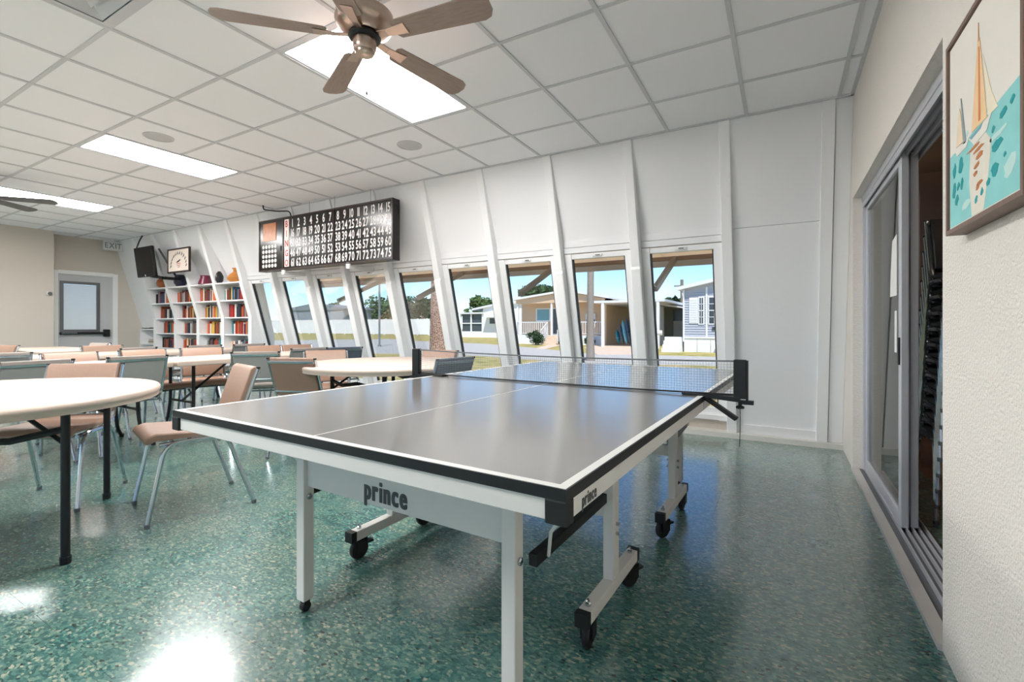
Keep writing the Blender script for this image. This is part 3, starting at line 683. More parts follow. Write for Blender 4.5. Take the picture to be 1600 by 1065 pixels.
for q in (-1, 1):
    ps = MB().box(q * NX - .024, q * NX + .024, -.015, .015, -.002, .158).build('post', M_BLACK, nt_, bevel=.004)
    MB().box(q * NX + q * .026 - .004, q * NX + q * .026 + .004, -.012, .012, -.02, .155).build('cord_guide', M_RUBBER, ps)
    cl = MB(); cl.hexa([(q * (HW - .09), -.03, .0015), (q * (HW - .09), .03, .0015), (q * NX, .018, -.016), (q * NX, -.018, -.016), (q * (HW - .09), -.03, .010), (q * (HW - .09), .03, .010), (q * NX, .018, .004), (q * NX, -.018, .004)])
    cl.box(min(q * NX, q * (NX + .05)), max(q * NX, q * (NX + .05)), -.012, .012, -.024, -.008)
    cl = cl.build('clamp_arm', M_BLACK, nt_)
    MB().beam((q * (HW + .004), 0, -.01), (q * (HW + .125), -.02, -.085), .03, .016).build('clamp_lever', M_BLACK, cl, bevel=.003)
    MB().lathe([(.006, -.045), (.016, -.042), (.016, -.034), (.007, -.03), (.007, -.01)], (q * NX, 0, 0), 12).build('tension_knob', M_BLACK, ps)
MB().tube([(NX, -.002, -.04), (NX + .001, -.004, -.08), (NX - .001, -.003, -.2)], .0015, 5).build('loose_cord', M_RUBBER, nt_)

# ------------------------------------------------------------ ceiling fans
def fan(c, zb, rot, r, label, m_blade, m_metal):
    t = thing('ceiling_fan', label, 'ceiling fan', (c[0], c[1], 0), rot, 'ceiling fans')
    MB().lathe([(.07, CEIL + .012), (.068, CEIL - .03), (.05, CEIL - .055), (.02, CEIL - .06)], n=24).build('canopy', m_metal, t, True)
    MB().tube([(0, 0, CEIL - .05), (0, 0, zb + .14)], .014, 10).build('down_rod', m_metal, t, True)
    MB().lathe([(.03, zb + .165), (.10, zb + .15), (.135, zb + .12), (.14, zb + .085), (.125, zb + .05), (.085, zb + .025), (.06, zb + .02)], n=32).build('motor_housing', m_metal, t, True)
    MB().lathe([(.075, zb + .02), (.078, zb + .008), (.07, zb - .002)], n=28).build('blade_hub', M_BLACK if m_metal is M_BRONZE else m_metal, t, True)
    MB().lathe([(.056, zb + .0), (.056, zb - .035), (.052, zb - .055), (.048, zb - .06)], n=28).build('switch_housing', m_metal, t, True)
    MB().lathe([(.046, zb - .058), (.044, zb - .07), (.03, zb - .078), (.01, zb - .08)], n=24).build('bottom_cap', m_metal, t, True)
    MB().tube([(.02, -.01, zb - .075), (.02, -.01, zb - .26)], .0012, 5).build('pull_chain', M_CHROME, t)
    MB().lathe([(.002, -.018), (.006, -.012), (.005, 0), (.002, .006)], (.02, -.01, zb - .26), 8).build('pull_fob', M_CHROME, t)
    for k in range(5):
        A = Matrix.Rotation(k * 2 * pi / 5, 4, 'Z')
        tilt = A @ Matrix.Translation((0, 0, zb + .01)) @ Matrix.Rotation(R(-12), 4, 'X')
        w0, w1 = .052, .068; a, b = .17, r
        pl = [(a + .015, -w0), (a, -w0 + .018), (a, w0 - .018), (a + .015, w0), (b - .05, w1), (b - .018, w1 - .012), (b, w1 - .045), (b, -w1 + .045), (b - .018, -w1 + .012), (b - .05, -w1)]
        br = MB().hexa([(.055, -.016, .003), (.13, -.02, -.006), (.13, .02, -.006), (.055, .016, .003), (.055, -.016, .009), (.13, -.02, 0), (.13, .02, 0), (.055, .016, .009)])
        br.hexa([(.13, -.02, -.006), (.235, -.03, -.006), (.235, .03, -.006), (.13, .02, -.006), (.13, -.02, -.0), (.235, -.03, -.0), (.235, .03, -.0), (.13, .02, -.0)])
        br.xf(tilt); bro = br.build('blade_bracket', m_metal, t, bevel=.002)
        bl = MB().prism(pl, .007, lambda u, v_, q: (u, v_, q)); bo = bl.build('blade', m_blade, t, bevel=.002); bo.matrix_local = tilt
    return t
fan((-1.76, 1.63), 2.45, R(9.4), .665, 'five bladed wooden ceiling fan with nickel motor hanging in the foreground', M_BLADE, M_BRONZE)
M_FAN2 = mat('dark_grey_blade', rgb(92, 92, 94), .5)
fan((-7.55, 1.55), 2.45, R(53), .66, 'dark ceiling fan cut off at the left edge of the picture', M_FAN2, M_FAN2)

# ------------------------------------------------------------ bingo board
BX0, BX1, BZ0, BZ1, BY = -6.59, -3.97, 1.84, 2.57, 4.10
bb = thing('bingo_board', 'black electric bingo board with numbers 1 to 75 above the windows', 'bingo board', (BX0, BY, BZ0))
M_BRD = mat('board_gloss_black', rgb(24, 19, 18), .2)
M_NUM = mat('board_numerals', rgb(226, 222, 220), .45)
LX, LZ = BX1 - BX0, BZ1 - BZ0
MB().box(0, LX, .012, .125, 0, LZ).build('cabinet', mat('board_cabinet', rgb(26, 22, 22), .35), bb, bevel=.004)
f = MB(); f.box(0, LX, 0, .012, 0, .018); f.box(0, LX, 0, .012, LZ - .018, LZ); f.box(0, .018, 0, .012, .018, LZ - .018); f.box(LX - .018, LX, 0, .012, .018, LZ - .018)
f.box(.545, .565, 0, .012, .018, LZ - .018); f.box(1.594, 1.604, 0, .012, .018, LZ - .018); f.build('bezel', mat('bezel_brown', rgb(52, 34, 30), .3), bb)
for a, b in ((.018, .545), (.565, 1.594), (1.604, LX - .018)): MB().box(a, b, .007, .012, .018, LZ - .018).build('display_panel', M_BRD, bb)
sp = MB().box(.592, .688, .003, .007, .04, LZ - .035).build('letter_strip', mat('strip_white', rgb(236, 214, 208), .4), bb)
M_RED = mat('bingo_red', rgb(176, 34, 40), .5)
rowz = [LZ - .098 - k * .1345 for k in range(5)]
for k, ch in enumerate('BINGO'):
    write(MB(), ch, .085, lambda u, v_: (.64 + u, .0025, rowz[k] + v_), sx=.8).build('letter', M_RED, sp)
for r_ in range(5):
    for c_ in range(15):
        x = .765 + c_ * .1275 if c_ < 7 else 1.675 + (c_ - 7) * .1245
        write(MB(), str(r_ * 15 + c_ + 1), .106, lambda u, v_: (x + u, .006, rowz[r_] + v_), .06, .62).build('numeral', M_NUM, bb)
MB().box(.10, .40, .002, .007, LZ - .30, LZ - .05).build('game_panel', mat('amber_panel', rgb(190, 112, 52), .3, var=.4, vscale=14), bb)
for i in range(5):
    for j in range(5):
        MB().lathe([(.027, 0), (.027, .004), (.02, .006)], n=14).xf(Matrix.Translation((.105 + i * .07, .008, .075 + j * .068)) @ Matrix.Rotation(pi / 2, 4, 'X')).build('pattern_lamp', M_NUM, bb)
MB().box(.50, .535, .0, .01, .27, .34).build('switch', M_RUBBER, bb)
MB().tube(fillet([(LX, .04, LZ - .08), (LX + .03, .045, LZ - .09), (LX + .03, .085, LZ - .16), (LX, .09, LZ - .17)], .03), .006, 6).build('handle', M_RUBBER, bb, True)
for x in (1.05, 1.55, 2.2):
    MB().tube([(x, .06, LZ), (x, .06, CEIL - BZ0 + .01)], .0025, 5).build('hanging_wire', M_DKALU, bb)
for x in (.56, 1.86):
    MB().box(x - .03, x + .03, .0, .03, -.06, .02).build('support_bracket', M_WHITE, bb, bevel=.003)
    MB().box(x - .02, x + .02, .02, .42, -.06, -.015).build('support_bracket', M_WHITE, bb, bevel=.003)
tag(MB().tube(fillet([(-6.25, 3.95, CEIL - .003), (-6.25, 3.96, CEIL - .06), (-6.05, 4.02, 2.64), (-5.95, 4.15, 2.66), (-5.93, 4.16, 2.575)], .05), .009, 7).build('power_cord', M_RUBBER, None, True), 'black power cord running from the ceiling into the bingo board', 'cord')

# ------------------------------------------------------------ built in bookshelf
bs = thing('bookshelf', 'white built in bookshelf between the raking rafters, four bays of books', 'bookshelf', (0, 0, 0))
ZS = [.05, .34, .63, .92, 1.21, 1.50, 1.79]
def yfront(z): return yr(1.21) if z < 1.21 else yr(z)
for k in range(9, 14):
    p = [(yr(1.21) - .01, .045), (yr(1.21) - .01, 1.21), (yr(1.79) - .01, 1.79), (4.755, 1.79), (4.965, .9), (4.965, .045)]
    MB().strip(p, XK[k] - .046, XK[k] + .046).build('divider', M_RAFTER, bs)
for i in range(9, 13):
    x0, x1 = XK[i + 1] + .046, XK[i] - .046
    for z in ZS[1:]: MB().box(x0, x1, yfront(z) + .005, min(4.965, 4.965 - (z - .9) * .2333), z - .022, z).build('shelf', M_RAFTER, bs)
lo = thing('low_shelf', 'low white corner shelf with papers beside the far wall', 'shelf', (0, 0, 0))
x0, x1 = XF + .02, XK[13] - .046
for z in (.40, .70, 1.0): MB().box(x0, x1, yr(1.0) - .02, 4.97, z - .022, z).build('shelf', M_RAFTER, lo)
MB().box(x0 - .015, x0, yr(1.0) - .02, 4.97, 0.046, 1.0).build('side_panel', M_RAFTER, lo)
t = thing('magazine_pile', 'small pile of papers on the middle board of the low corner shelf', 'magazines', (-11.15, 4.76, .70))
for q in range(5): MB().box(-.14 + q * .006, .14 - q * .008, -.09, .11, q * .018, q * .018 + .016).build('magazine', mat('paper_%d' % (q % 3), rgb(*[(206, 196, 180), (176, 168, 156), (120, 112, 104)][q % 3]), .7), t)
t = thing('wire_basket', 'small dark wire rack on top of the low corner shelf', 'rack', (-11.1, 4.74, 1.0))
for q in range(5): MB().tube([(-.16 + q * .07, -.06, .01), (-.10 + q * .06, 0, .10), (-.02 + q * .05, .06, .01)], .006, 6).build('wire', M_BLACK, t)
BOOKC = [('red', (168, 44, 40)), ('dark red', (110, 30, 34)), ('orange', (214, 104, 48)), ('brown', (120, 74, 50)), ('black', (34, 32, 34)), ('navy', (44, 54, 84)), ('cream', (222, 212, 194)), ('yellow', (216, 176, 66)), ('grey', (140, 140, 140)), ('blue', (70, 120, 160)), ('plum', (96, 60, 78)), ('teal', (60, 130, 136)), ('rust', (168, 84, 52)), ('white', (232, 230, 226))]
BM = {n: mat('cover_' + n.replace(' ', '_'), rgb(*c), .5, var=.12, vscale=40) for n, c in BOOKC}
M_PAGES = mat('book_pages', rgb(226, 218, 200), .8)
BAYN = {9: 'rightmost', 10: 'third', 11: 'second', 12: 'leftmost'}
ROWN = {1.50: 'top', 1.21: 'second', .92: 'third', .63: 'fourth', .34: 'lowest'}
ORD = ['first', 'second', 'third', 'fourth', 'fifth', 'sixth', 'seventh', 'eighth', 'ninth', 'tenth', 'eleventh', 'twelfth', 'thirteenth']
PAL = {(9, 1.50): ['teal', 'cream', 'dark red', 'brown', 'black', 'yellow', 'blue', 'grey', 'black', 'black'], (10, 1.50): ['red', 'orange', 'dark red', 'cream', 'dark red', 'brown', 'red', 'plum', 'cream', 'dark red'],
       (11, 1.50): ['rust', 'orange', 'plum', 'cream', 'brown', 'grey', 'cream', 'plum', 'brown'], (12, 1.50): ['black', 'plum', 'grey', 'dark red', 'navy', 'blue', 'navy'],
       (9, 1.21): ['dark red', 'red', 'red', 'orange', 'white', 'black', 'navy', 'black', 'rust', 'orange'], (10, 1.21): ['rust', 'brown', 'yellow', 'black', 'cream', 'plum', 'black', 'cream', 'orange', 'yellow'],
       (11, 1.21): ['dark red', 'brown', 'dark red', 'rust', 'white'], (12, 1.21): ['rust', 'rust', 'brown', 'dark red', 'black', 'black', 'white', 'grey'],
       (9, .92): ['black', 'teal', 'white', 'red', 'orange', 'rust', 'brown', 'red'], (10, .92): ['orange', 'red', 'red', 'cream', 'yellow', 'yellow', 'black'],
       (11, .92): ['cream', 'red', 'brown', 'navy', 'black', 'grey', 'white', 'grey', 'black'], (12, .92): ['black', 'brown', 'red', 'orange', 'brown', 'black', 'teal', 'teal', 'brown'],
       (9, .63): ['cream', 'orange', 'white', 'brown', 'navy', 'white'], (10, .63): ['white', 'grey', 'black', 'brown', 'plum', 'black', 'brown'],
       (11, .63): ['rust', 'orange', 'cream', 'black', 'brown', 'cream', 'black'], (12, .63): ['black', 'dark red', 'brown', 'black', 'rust', 'brown']}
for (i, z), cols in PAL.items():
    x0, x1 = XK[i + 1] + .05, XK[i] - .05
    ys = yfront(z + .12) + .10; bk_ = min(4.96, 4.965 - (z + .2 - .9) * .2333)
    x = x0 + random.uniform(.0, .03); seq = []; k = 0
    while True:
        cn = cols[k] if k < len(cols) else random.choice(BOOKC)[0]
        th = random.uniform(.028, .052); h = random.uniform(.17, .235) if z > .7 else random.uniform(.15, .21)
        if x + th > x1 - .004 or k > 12: break
        seq.append((cn, x, x + th - .0015, h)); x += th; k += 1
    for k, (cn, xa, xb, h) in enumerate(seq):
        pos = ORD[k]
        yy = ys + random.uniform(0, .025); dp = min(random.uniform(.13, .17), bk_ - yy - .012)
        o = MB().box(0, xb - xa, 0, dp, 0, h).build('book', BM[cn]); o.location = (xa, yy, z + .0005)
        MB().box(.002, xb - xa - .002, .004, dp + .001, h - .003, h + .0012).build('page_block', M_PAGES, o)
        tag(o, '%s book, %s from left on the %s shelf of the %s bookshelf bay' % (cn, pos, ROWN[z], BAYN[i]), 'book', 'books in the built in bookshelf')
# vases on top of the shelf
def vase(x, prof, col, label, y=4.525, n=20, rough=.3):
    t = thing('vase', label, 'vase', (x, y, 1.7905), 0, 'vases on the bookshelf')
    MB().lathe(prof, n=n).build('body', mat('glaze_' + label.split()[0] + label.split()[1], rgb(*col), rough, var=.12, vscale=14), t, True)
    r_, z_ = prof[-1]
    MB().lathe([(r_ * .96, z_ - .012), (r_ * 1.12, z_ - .004), (r_ * 1.12, z_ + .006), (r_ * .8, z_ + .006), (r_ * .75, z_ - .02)], n=n).build('rim', mat('glaze_' + label.split()[0] + label.split()[1], rgb(*col), rough), t, True)
vase(-10.33, [(.07, 0), (.10, .03), (.115, .09), (.10, .15), (.06, .18)], (172, 98, 52), 'squat brown pottery jar on the left end of the bookshelf top')
vase(-9.70, [(.06, 0), (.10, .06), (.105, .12), (.09, .18), (.055, .21)], (36, 36, 62), 'tall navy vase on the second bay of the bookshelf')
vase(-9.28, [(.03, 0), (.045, .04), (.05, .08), (.03, .12)], (30, 30, 34), 'tiny black vase beside the navy vase')
vase(-8.83, [(.12, 0), (.115, .03), (.085, .11), (.08, .15)], (112, 34, 60), 'maroon flared pot on the third bay of the bookshelf')
vase(-8.42, [(.04, 0), (.07, .05), (.075, .12), (.05, .18), (.03, .20)], (28, 28, 34), 'narrow black vase beside the maroon pot')
vase(-7.93, [(.07, 0), (.115, .04), (.12, .075), (.08, .13), (.03, .17), (.028, .20), (.04, .23)], (210, 138, 66), 'orange gourd shaped vase on the right end of the bookshelf')

# ------------------------------------------------------------ television and framed picture
t = thing('television', 'black television on a wall arm facing the room above the bookshelf', 'television', (-10.0, 4.10, 1.945))
Mt = Matrix.Rotation(R(7), 4, 'X')
MB().box(-.32, .32, 0, .06, 0, .54).xf(Mt).build('body', mat('tv_plastic', rgb(14, 14, 15), .35), t, bevel=.012)
MB().box(-.295, .295, -.002, .001, .05, .51).xf(Mt).build('screen', mat('tv_glass', rgb(6, 6, 7), .35), t)
MB().lathe([(.018, 0), (.018, .003)], n=14).xf(Mt @ Matrix.Translation((0, -.0005, .028)) @ Matrix.Rotation(pi / 2, 4, 'X')).build('badge', M_WHITE, t)
MB().beam((.1, .05, .02), (.42, .10, -.03), .05, .05).build('wall_arm', M_BLACK, t)
MB().beam((.42, .10, -.03), (.42, .36, -.03), .05, .05).build('wall_arm', M_BLACK, t)
MB().beam((.30, .075, .50), (.44, .30, .0), .05, .03).build('wall_plate', M_BLACK, t)
tag(MB().tube(fillet([(-10.30, 4.17, CEIL - .002), (-10.36, 4.15, 2.65), (-10.28, 4.06, 2.45)], .05), .012, 6).build('antenna_cable', M_RUBBER, None, True), 'black cable dropping from the ceiling to the television', 'cable')
t = thing('framed_picture', 'square framed print with an arch of letters above the bookshelf', 'picture', (-9.16, 4.235, 1.995))
f = MB(); f.box(-.37, .37, 0, .03, 0, .025); f.box(-.37, .37, 0, .03, .40, .425); f.box(-.37, -.345, 0, .03, .025, .40); f.box(.345, .37, 0, .03, .025, .40)
f.build('frame', mat('dark_wood_frame', rgb(52, 38, 32), .4), t)
pp_ = MB().box(-.345, .345, .008, .02, .025, .40).build('print', mat('cream_print', rgb(236, 222, 210), .6), t)
M_STROKE = mat('print_grey', rgb(96, 88, 86), .6)
for k in range(12):
    a = pi * (1.0 - k / 11.0); x = .26 * cos(a); z = .12 + .22 * sin(a)
    MB().beam((x - .02, .0075, z - .028), (x + .015, .0075, z + .028), .012, .003, (0, 1, 0)).build('letter_stroke', M_STROKE, pp_)
    MB().beam((x - .01, .0075, z - .02), (x + .03, .0075, z + .004), .008, .003, (0, 1, 0)).build('letter_stroke', M_STROKE, pp_)
MB().prism([(-.07, .17), (0, .18), (.07, .215), (.06, .23), (-.01, .205), (-.06, .19)], .002, lambda u, v_, q: (u, .0062 + q, v_)).build('dark_mark', M_RUBBER, pp_)
for k in range(3): MB().beam((-.06 + .02 * k, .0075, .15 - .03 * k), (.07 - .01 * k, .0075, .16 - .03 * k), .01, .003, (0, 1, 0)).build('red_stripe', M_RED, pp_)

# ------------------------------------------------------------ sailboat canvas on right wall (hangs on x = XR, faces -x)
t = thing('canvas_painting', 'framed painting of two sailboats on turquoise water on the right wall', 'painting', (XR, 0, 0))
Y0, Y1, Z0, Z1 = 1.300, 1.800, 1.318, 1.855
D0 = -.045
M_FRW = wood('frame_walnut', rgb(126, 100, 88), (8, 8, 2), .5)
f = MB(); e = .012
f.box(D0, -.001, Y0, Y0 + e, Z0, Z1); f.box(D0, -.001, Y1 - e, Y1, Z0, Z1); f.box(D0, -.001, Y0 + e, Y1 - e, Z0, Z0 + e); f.box(D0, -.001, Y0 + e, Y1 - e, Z1 - e, Z1); f.build('frame', M_FRW, t)
cv = MB().box(D0 + .006, -.006, Y0 + e + .003, Y1 - e - .003, Z0 + e + .003, Z1 - e - .003).build('canvas', mat('canvas_cream', rgb(240, 234, 224), .8, var=.03, vscale=10, bump=.15, bscale=500), t)
yy0, yy1, zz0, zz1 = Y0 + .018, Y1 - .018, Z0 + .018, Z1 - .018
def paint(name, poly, col, lay, var=.12):   # poly in 0..1 (u from far edge to near edge, v up)
    d = D0 + .006 - .0004 * lay
    MB().prism([(yy1 - u * (yy1 - yy0), zz0 + v_ * (zz1 - zz0)) for u, v_ in poly], .0006, lambda a, b, q: (d + q, a, b)).build(name, mat('paint_%d_%d_%d' % col, rgb(*col), .7, var=var, vscale=18), cv)
paint('sea', [(0, 0), (1, 0), (1, .46), (.6, .43), (.3, .41), (0, .40)], (146, 214, 212), 1)
paint('foam', [(.38, .0), (.55, .0), (.62, .16), (.66, .30), (.55, .38), (.36, .34), (.34, .18)], (232, 226, 212), 2)
paint('large_sail', [(.38, .42), (.60, .42), (.555, .62), (.50, .84), (.47, .84), (.42, .60)], (248, 208, 160), 3)
paint('sail_seam', [(.485, .44), (.515, .44), (.50, .80), (.485, .80)], (222, 138, 84), 4)
paint('fore_sail', [(.62, .42), (.74, .42), (.66, .52), (.545, .74)], (242, 232, 206), 3)
paint('mast', [(.478, .83), (.49, .83), (.487, .92), (.481, .92)], (224, 150, 110), 4)
paint('hull', [(.34, .40), (.66, .42), (.60, .36), (.42, .345)], (236, 232, 222), 4)
paint('hull_shadow', [(.36, .40), (.55, .415), (.52, .395), (.38, .385)], (122, 172, 186), 5)
paint('small_sail', [(.12, .42), (.24, .42), (.20, .58), (.175, .62)], (244, 220, 190), 3)
paint('small_mast', [(.25, .40), (.29, .40), (.21, .66), (.20, .66)], (150, 168, 170), 4)
paint('small_hull', [(.10, .41), (.34, .41), (.30, .375), (.14, .37)], (238, 234, 224), 4)
rp = random.Random(3)
def blob(u, v_, w_, h_, n=11):
    return [(u + w_ * .5 * cos(2 * pi * k / n) * rp.uniform(.6, 1.2) + .3 * w_ * sin(2 * pi * k / n) * .5, v_ + h_ * .5 * sin(2 * pi * k / n) * rp.uniform(.65, 1.2)) for k in range(n)]
for u, v_, w_, h_ in [(.09, .305, .06, .075), (.20, .30, .08, .09), (.085, .19, .06, .085), (.16, .205, .05, .04), (.22, .20, .05, .06), (.13, .135, .06, .06), (.80, .37, .09, .045), (.90, .39, .05, .035), (.73, .255, .13, .05), (.70, .15, .10, .06), (.62, .115, .05, .035), (.53, .09, .045, .04), (.45, .07, .05, .04), (.68, .335, .035, .035), (.82, .185, .03, .02)]:
    paint('water_dab', blob(u, v_, w_, h_), (26, 158, 162), 3)
for u, v_, w_, h_ in [(.42, .335, .20, .018), (.48, .31, .16, .02), (.50, .275, .11, .03), (.46, .235, .08, .03), (.44, .20, .06, .025), (.50, .14, .09, .02), (.47, .125, .05, .03)]:
    paint('reflection_dab', blob(u, v_, w_, h_), (196, 124, 72), 4, .35)
for u, v_, w_, h_ in [(.20, .385, .22, .02), (.55, .45, .10, .05), (.30, .44, .05, .03), (.75, .30, .22, .03), (.88, .12, .16, .10), (.28, .08, .16, .06)]:
    paint('pale_wash', blob(u, v_, w_, h_), (196, 230, 224), 2, .05)

# ------------------------------------------------------------ outside: awning on the window wall
M_SOFFIT = translucent_mat('tan_soffit', (.92, .78, .62, 1))
M_EDGE = mat('fascia_grey', rgb(206, 200, 192), .7)
M_STRUT = mat('strut_grey_brown', rgb(128, 120, 112), .7)
t = thing('window_awning', 'long tan awning propped over the outside of the windows', 'awning', (0, 0, 0))
for i in range(9):
    xa, xb = XK[i + 1] , XK[i]
    if i == 0: xb = XR + .3
    MB().hexa([(xa + .004, 4.62, 1.90), (xb - .004, 4.62, 1.90), (xb - .004, 5.98, 1.885), (xa + .004, 5.98, 1.885), (xa + .004, 4.62, 1.93), (xb - .004, 4.62, 1.93), (xb - .004, 5.98, 1.915), (xa + .004, 5.98, 1.915)]).build('soffit_panel', M_SOFFIT, t)
xa, xb = XK[9] - .1, XR + .3
MB().box(xa, xb, 5.80, 5.86, 1.84, 1.886).build('edge_beam', mat('brown_beam', rgb(150, 126, 106), .8), t)
MB().box(xa, xb, 5.96, 6.0, 1.785, 1.93).build('fascia', M_EDGE, t)
for k in range(4):
    x = -1.1 - 1.547 * k
    MB().beam((x, 4.80, 1.43), (x, 5.86, 1.88), .045, .06).build('strut', M_STRUT, t)

# ------------------------------------------------------------ outside: ground
GZ = -.2
M_GRASS = ground_mat('dry_grass', [rgb(142, 142, 78), rgb(186, 172, 108), rgb(206, 180, 128)], 1.6)
M_ROAD = ground_mat('asphalt', [rgb(188, 184, 178), rgb(204, 200, 194)], 5)
M_CONC = ground_mat('pink_concrete', [rgb(222, 196, 172), rgb(232, 210, 190)], 3)
struct(MB().box(-40, 30, -40, YB - .2, GZ - .3, GZ + .05).build('patio', ground_mat('bounce_concrete', [rgb(196, 190, 180), rgb(212, 206, 196)], 2)), 'added pale concrete patio bouncing sunlight into the hall from behind', 'patio')  # pale slab added out of view to bounce sunlight up to the ceiling
struct(MB().box(-60, XF - .35, YB - .2, 5.2, GZ - .3, GZ + .03).build('side_yard', ground_mat('yard_concrete', [rgb(200, 196, 188), rgb(214, 210, 202)], 2)), 'pale concrete yard beyond the exit door', 'yard')
struct(MB().box(-140, 60, 5.2, 140, GZ - .5, GZ).build('lawn', M_GRASS), 'dry green and straw coloured lawn outside', 'lawn')
def slabpoly(name, poly, z, m, label, cat): struct(MB().prism(poly, .03, lambda a, b, q: (a, b, z - .03 + q)).build(name, m), label, cat)
slabpoly('road', [(30, 16.5), (-2.5, 15.9), (-4.76, 15.05), (-6.7, 15.2), (-9, 15.7), (-11, 16.3), (-14, 16.0), (-17, 15.2), (-30, 12), (-60, 8), (-60, 16), (-40, 22), (-32, 33), (-27, 30), (-18, 27.5), (-12.5, 24), (-10.6, 22.4), (-7.5, 20), (-5.1, 20.2), (-2, 20.5), (30, 22)], GZ + .02, M_ROAD, 'grey asphalt road curving past the houses', 'road')
slabpoly('driveway', [(-6.9, 19.4), (-5.3, 20.2), (-6.6, 24), (-7.2, 34), (-11.4, 34), (-9.6, 25)], GZ + .03, M_CONC, 'pale pink concrete driveway to the carport', 'driveway')
slabpoly('front_path', [(-10.9, 22.4), (-11.7, 22.9), (-13.3, 28.2), (-12.4, 28.2)], GZ + .028, M_CONC, 'narrow concrete path to the porch steps', 'path')

# ------------------------------------------------------------ outside: beige house
M_HBE = mat('beige_siding', rgb(214, 184, 152), .8); M_HW = mat('white_siding', rgb(236, 236, 236), .7); M_ROOFW = mat('white_roof', rgb(226, 226, 228), .6)
M_HWIN = mat('teal_window', rgb(110, 160, 170), .15); M_HDK = mat('dark_window', rgb(70, 78, 84), .2)
h = thing('beige_house', 'beige single storey house with white railed porch and carport', 'house', (-13, 29, GZ))
def hp(name, m, x0, x1, y0, y1, z0, z1, par=None): return MB().box(x0 + 13, x1 + 13, y0 - 29, y1 - 29, z0 - GZ, z1 - GZ).build(name, m, par or h)
wl = hp('wall', M_HBE, -16.6, -9.75, 30.4, 38, GZ, 2.9)
f = lambda u, v_, q: (u + 13, q, v_ - GZ)
MB().prism([(-16.3, 2.62), (-9.7, 2.62), (-9.7, 2.80), (-12.4, 3.32), (-16.3, 2.86)], 1.4, f).build('gable', M_HBE, h)
MB().prism([(-16.5, 2.84), (-12.4, 3.34), (-9.5, 2.80), (-9.5, 2.92), (-12.4, 3.46), (-16.5, 2.98)], 9, lambda u, v_, q: (u + 13, q - .25, v_ - GZ)).build('roof', M_ROOFW, h)
hp('porch_deck', M_HW, -16.4, -9.9, 29.0, 30.4, GZ, .42)
for x in (-16.2, -13.57, -11.9, -10.0): hp('porch_post', M_HW, x - .06, x + .06, 29.05, 29.17, .42, 2.64)
wn = hp('window', M_HW, -15.4, -14.25, 30.34, 30.4, 1.38, 2.32); hp('pane', M_HWIN, -15.3, -14.35, 30.32, 30.34, 1.46, 2.24, h)
hp('door', M_HW, -14.2, -13.62, 30.34, 30.4, .45, 2.32); hp('door_panel', M_HDK, -14.12, -13.70, 30.31, 30.34, .5, 2.25)
wn = hp('window', M_HW, -11.6, -10.9, 30.34, 30.4, 1.15, 1.9); hp('pane', M_HDK, -11.55, -10.95, 30.32, 30.34, 1.2, 1.5)
def rail(xa, xb):
    hp('railing', M_HW, xa, xb, 29.05, 29.09, 1.28, 1.34); hp('railing', M_HW, xa, xb, 29.05, 29.09, .52, .56)
    b = MB(); n = int((xb - xa) / .16)
    for k in range(n + 1):
        x = xa + (xb - xa) * k / n + 13; b.box(x - .018, x + .018, .05, .08, .56 - GZ, 1.30 - GZ)
    b.build('balusters', M_HW, h)
rail(-16.2, -13.9); rail(-12.6, -10.0)
for k in range(4): hp('step', M_CONC, -13.75, -12.75, 28.0 + k * .25, 29.0, GZ + .155 * k, GZ + .155 * (k + 1))
for x in (-13.85, -12.65):
    MB().beam((x + 13, -1.0, .95), (x + 13, .05, 1.5), .05, .06).build('stair_rail', M_HW, h)
    for k in range(5): hp('stair_baluster', M_HW, x - .025, x + .025, 28.0 + k * .25, 28.05 + k * .25, GZ + .1, GZ + .93 + .13 * k)
# carport
hp('carport_roof', M_ROOFW, -9.9, -5.6, 26.8, 36, 2.42, 2.55)
for x, y in ((-9.2, 26.9), (-6.0, 26.9)): hp('carport_post', M_HW, x - .08, x + .08, y - .08, y + .08, GZ, 2.42)
hp('carport_wall', mat('carport_grey', rgb(150, 146, 140), .8), -9.75, -5.6, 35.9, 36.1, GZ, 2.42)
hp('side_wall', M_HBE, -9.80, -9.70, 29, 38, GZ, 2.8)
# striped kayaks under carport
KC = [(40, 130, 150), (90, 92, 104), (120, 190, 214), (70, 84, 110), (110, 180, 204), (40, 60, 84)]
for k, c in enumerate(KC):
    t = thing('kayak', '%s kayak hull leaning upright under the carport, %s from left' % (['teal', 'grey', 'pale blue', 'slate', 'sky blue', 'navy'][k], ORD[k]), 'kayak', (-8.72 + .24 * k, 28.6, GZ + .03), .0, 'kayaks under the carport')
    hgt = [1.0, 1.35, 1.6, 1.75, 1.85, 1.9][k]
    Mk = Matrix.Rotation(R(-10), 4, 'Y')
    MB().lathe([(.02, .1), (.11, .3), (.15, hgt * .5), (.12, hgt * .85), (.03, hgt)], n=14, sx=.72, sy=1.8).xf(Mk).build('hull', mat('kayak_%d' % k, rgb(*c), .35), t, True)
    MB().lathe([(.152, hgt * .48), (.156, hgt * .5), (.152, hgt * .52)], n=14, sx=.72, sy=1.8).xf(Mk).build('band', mat('kayak_%d' % ((k + 2) % 6), rgb(*KC[(k + 2) % 6]), .35), t, True)

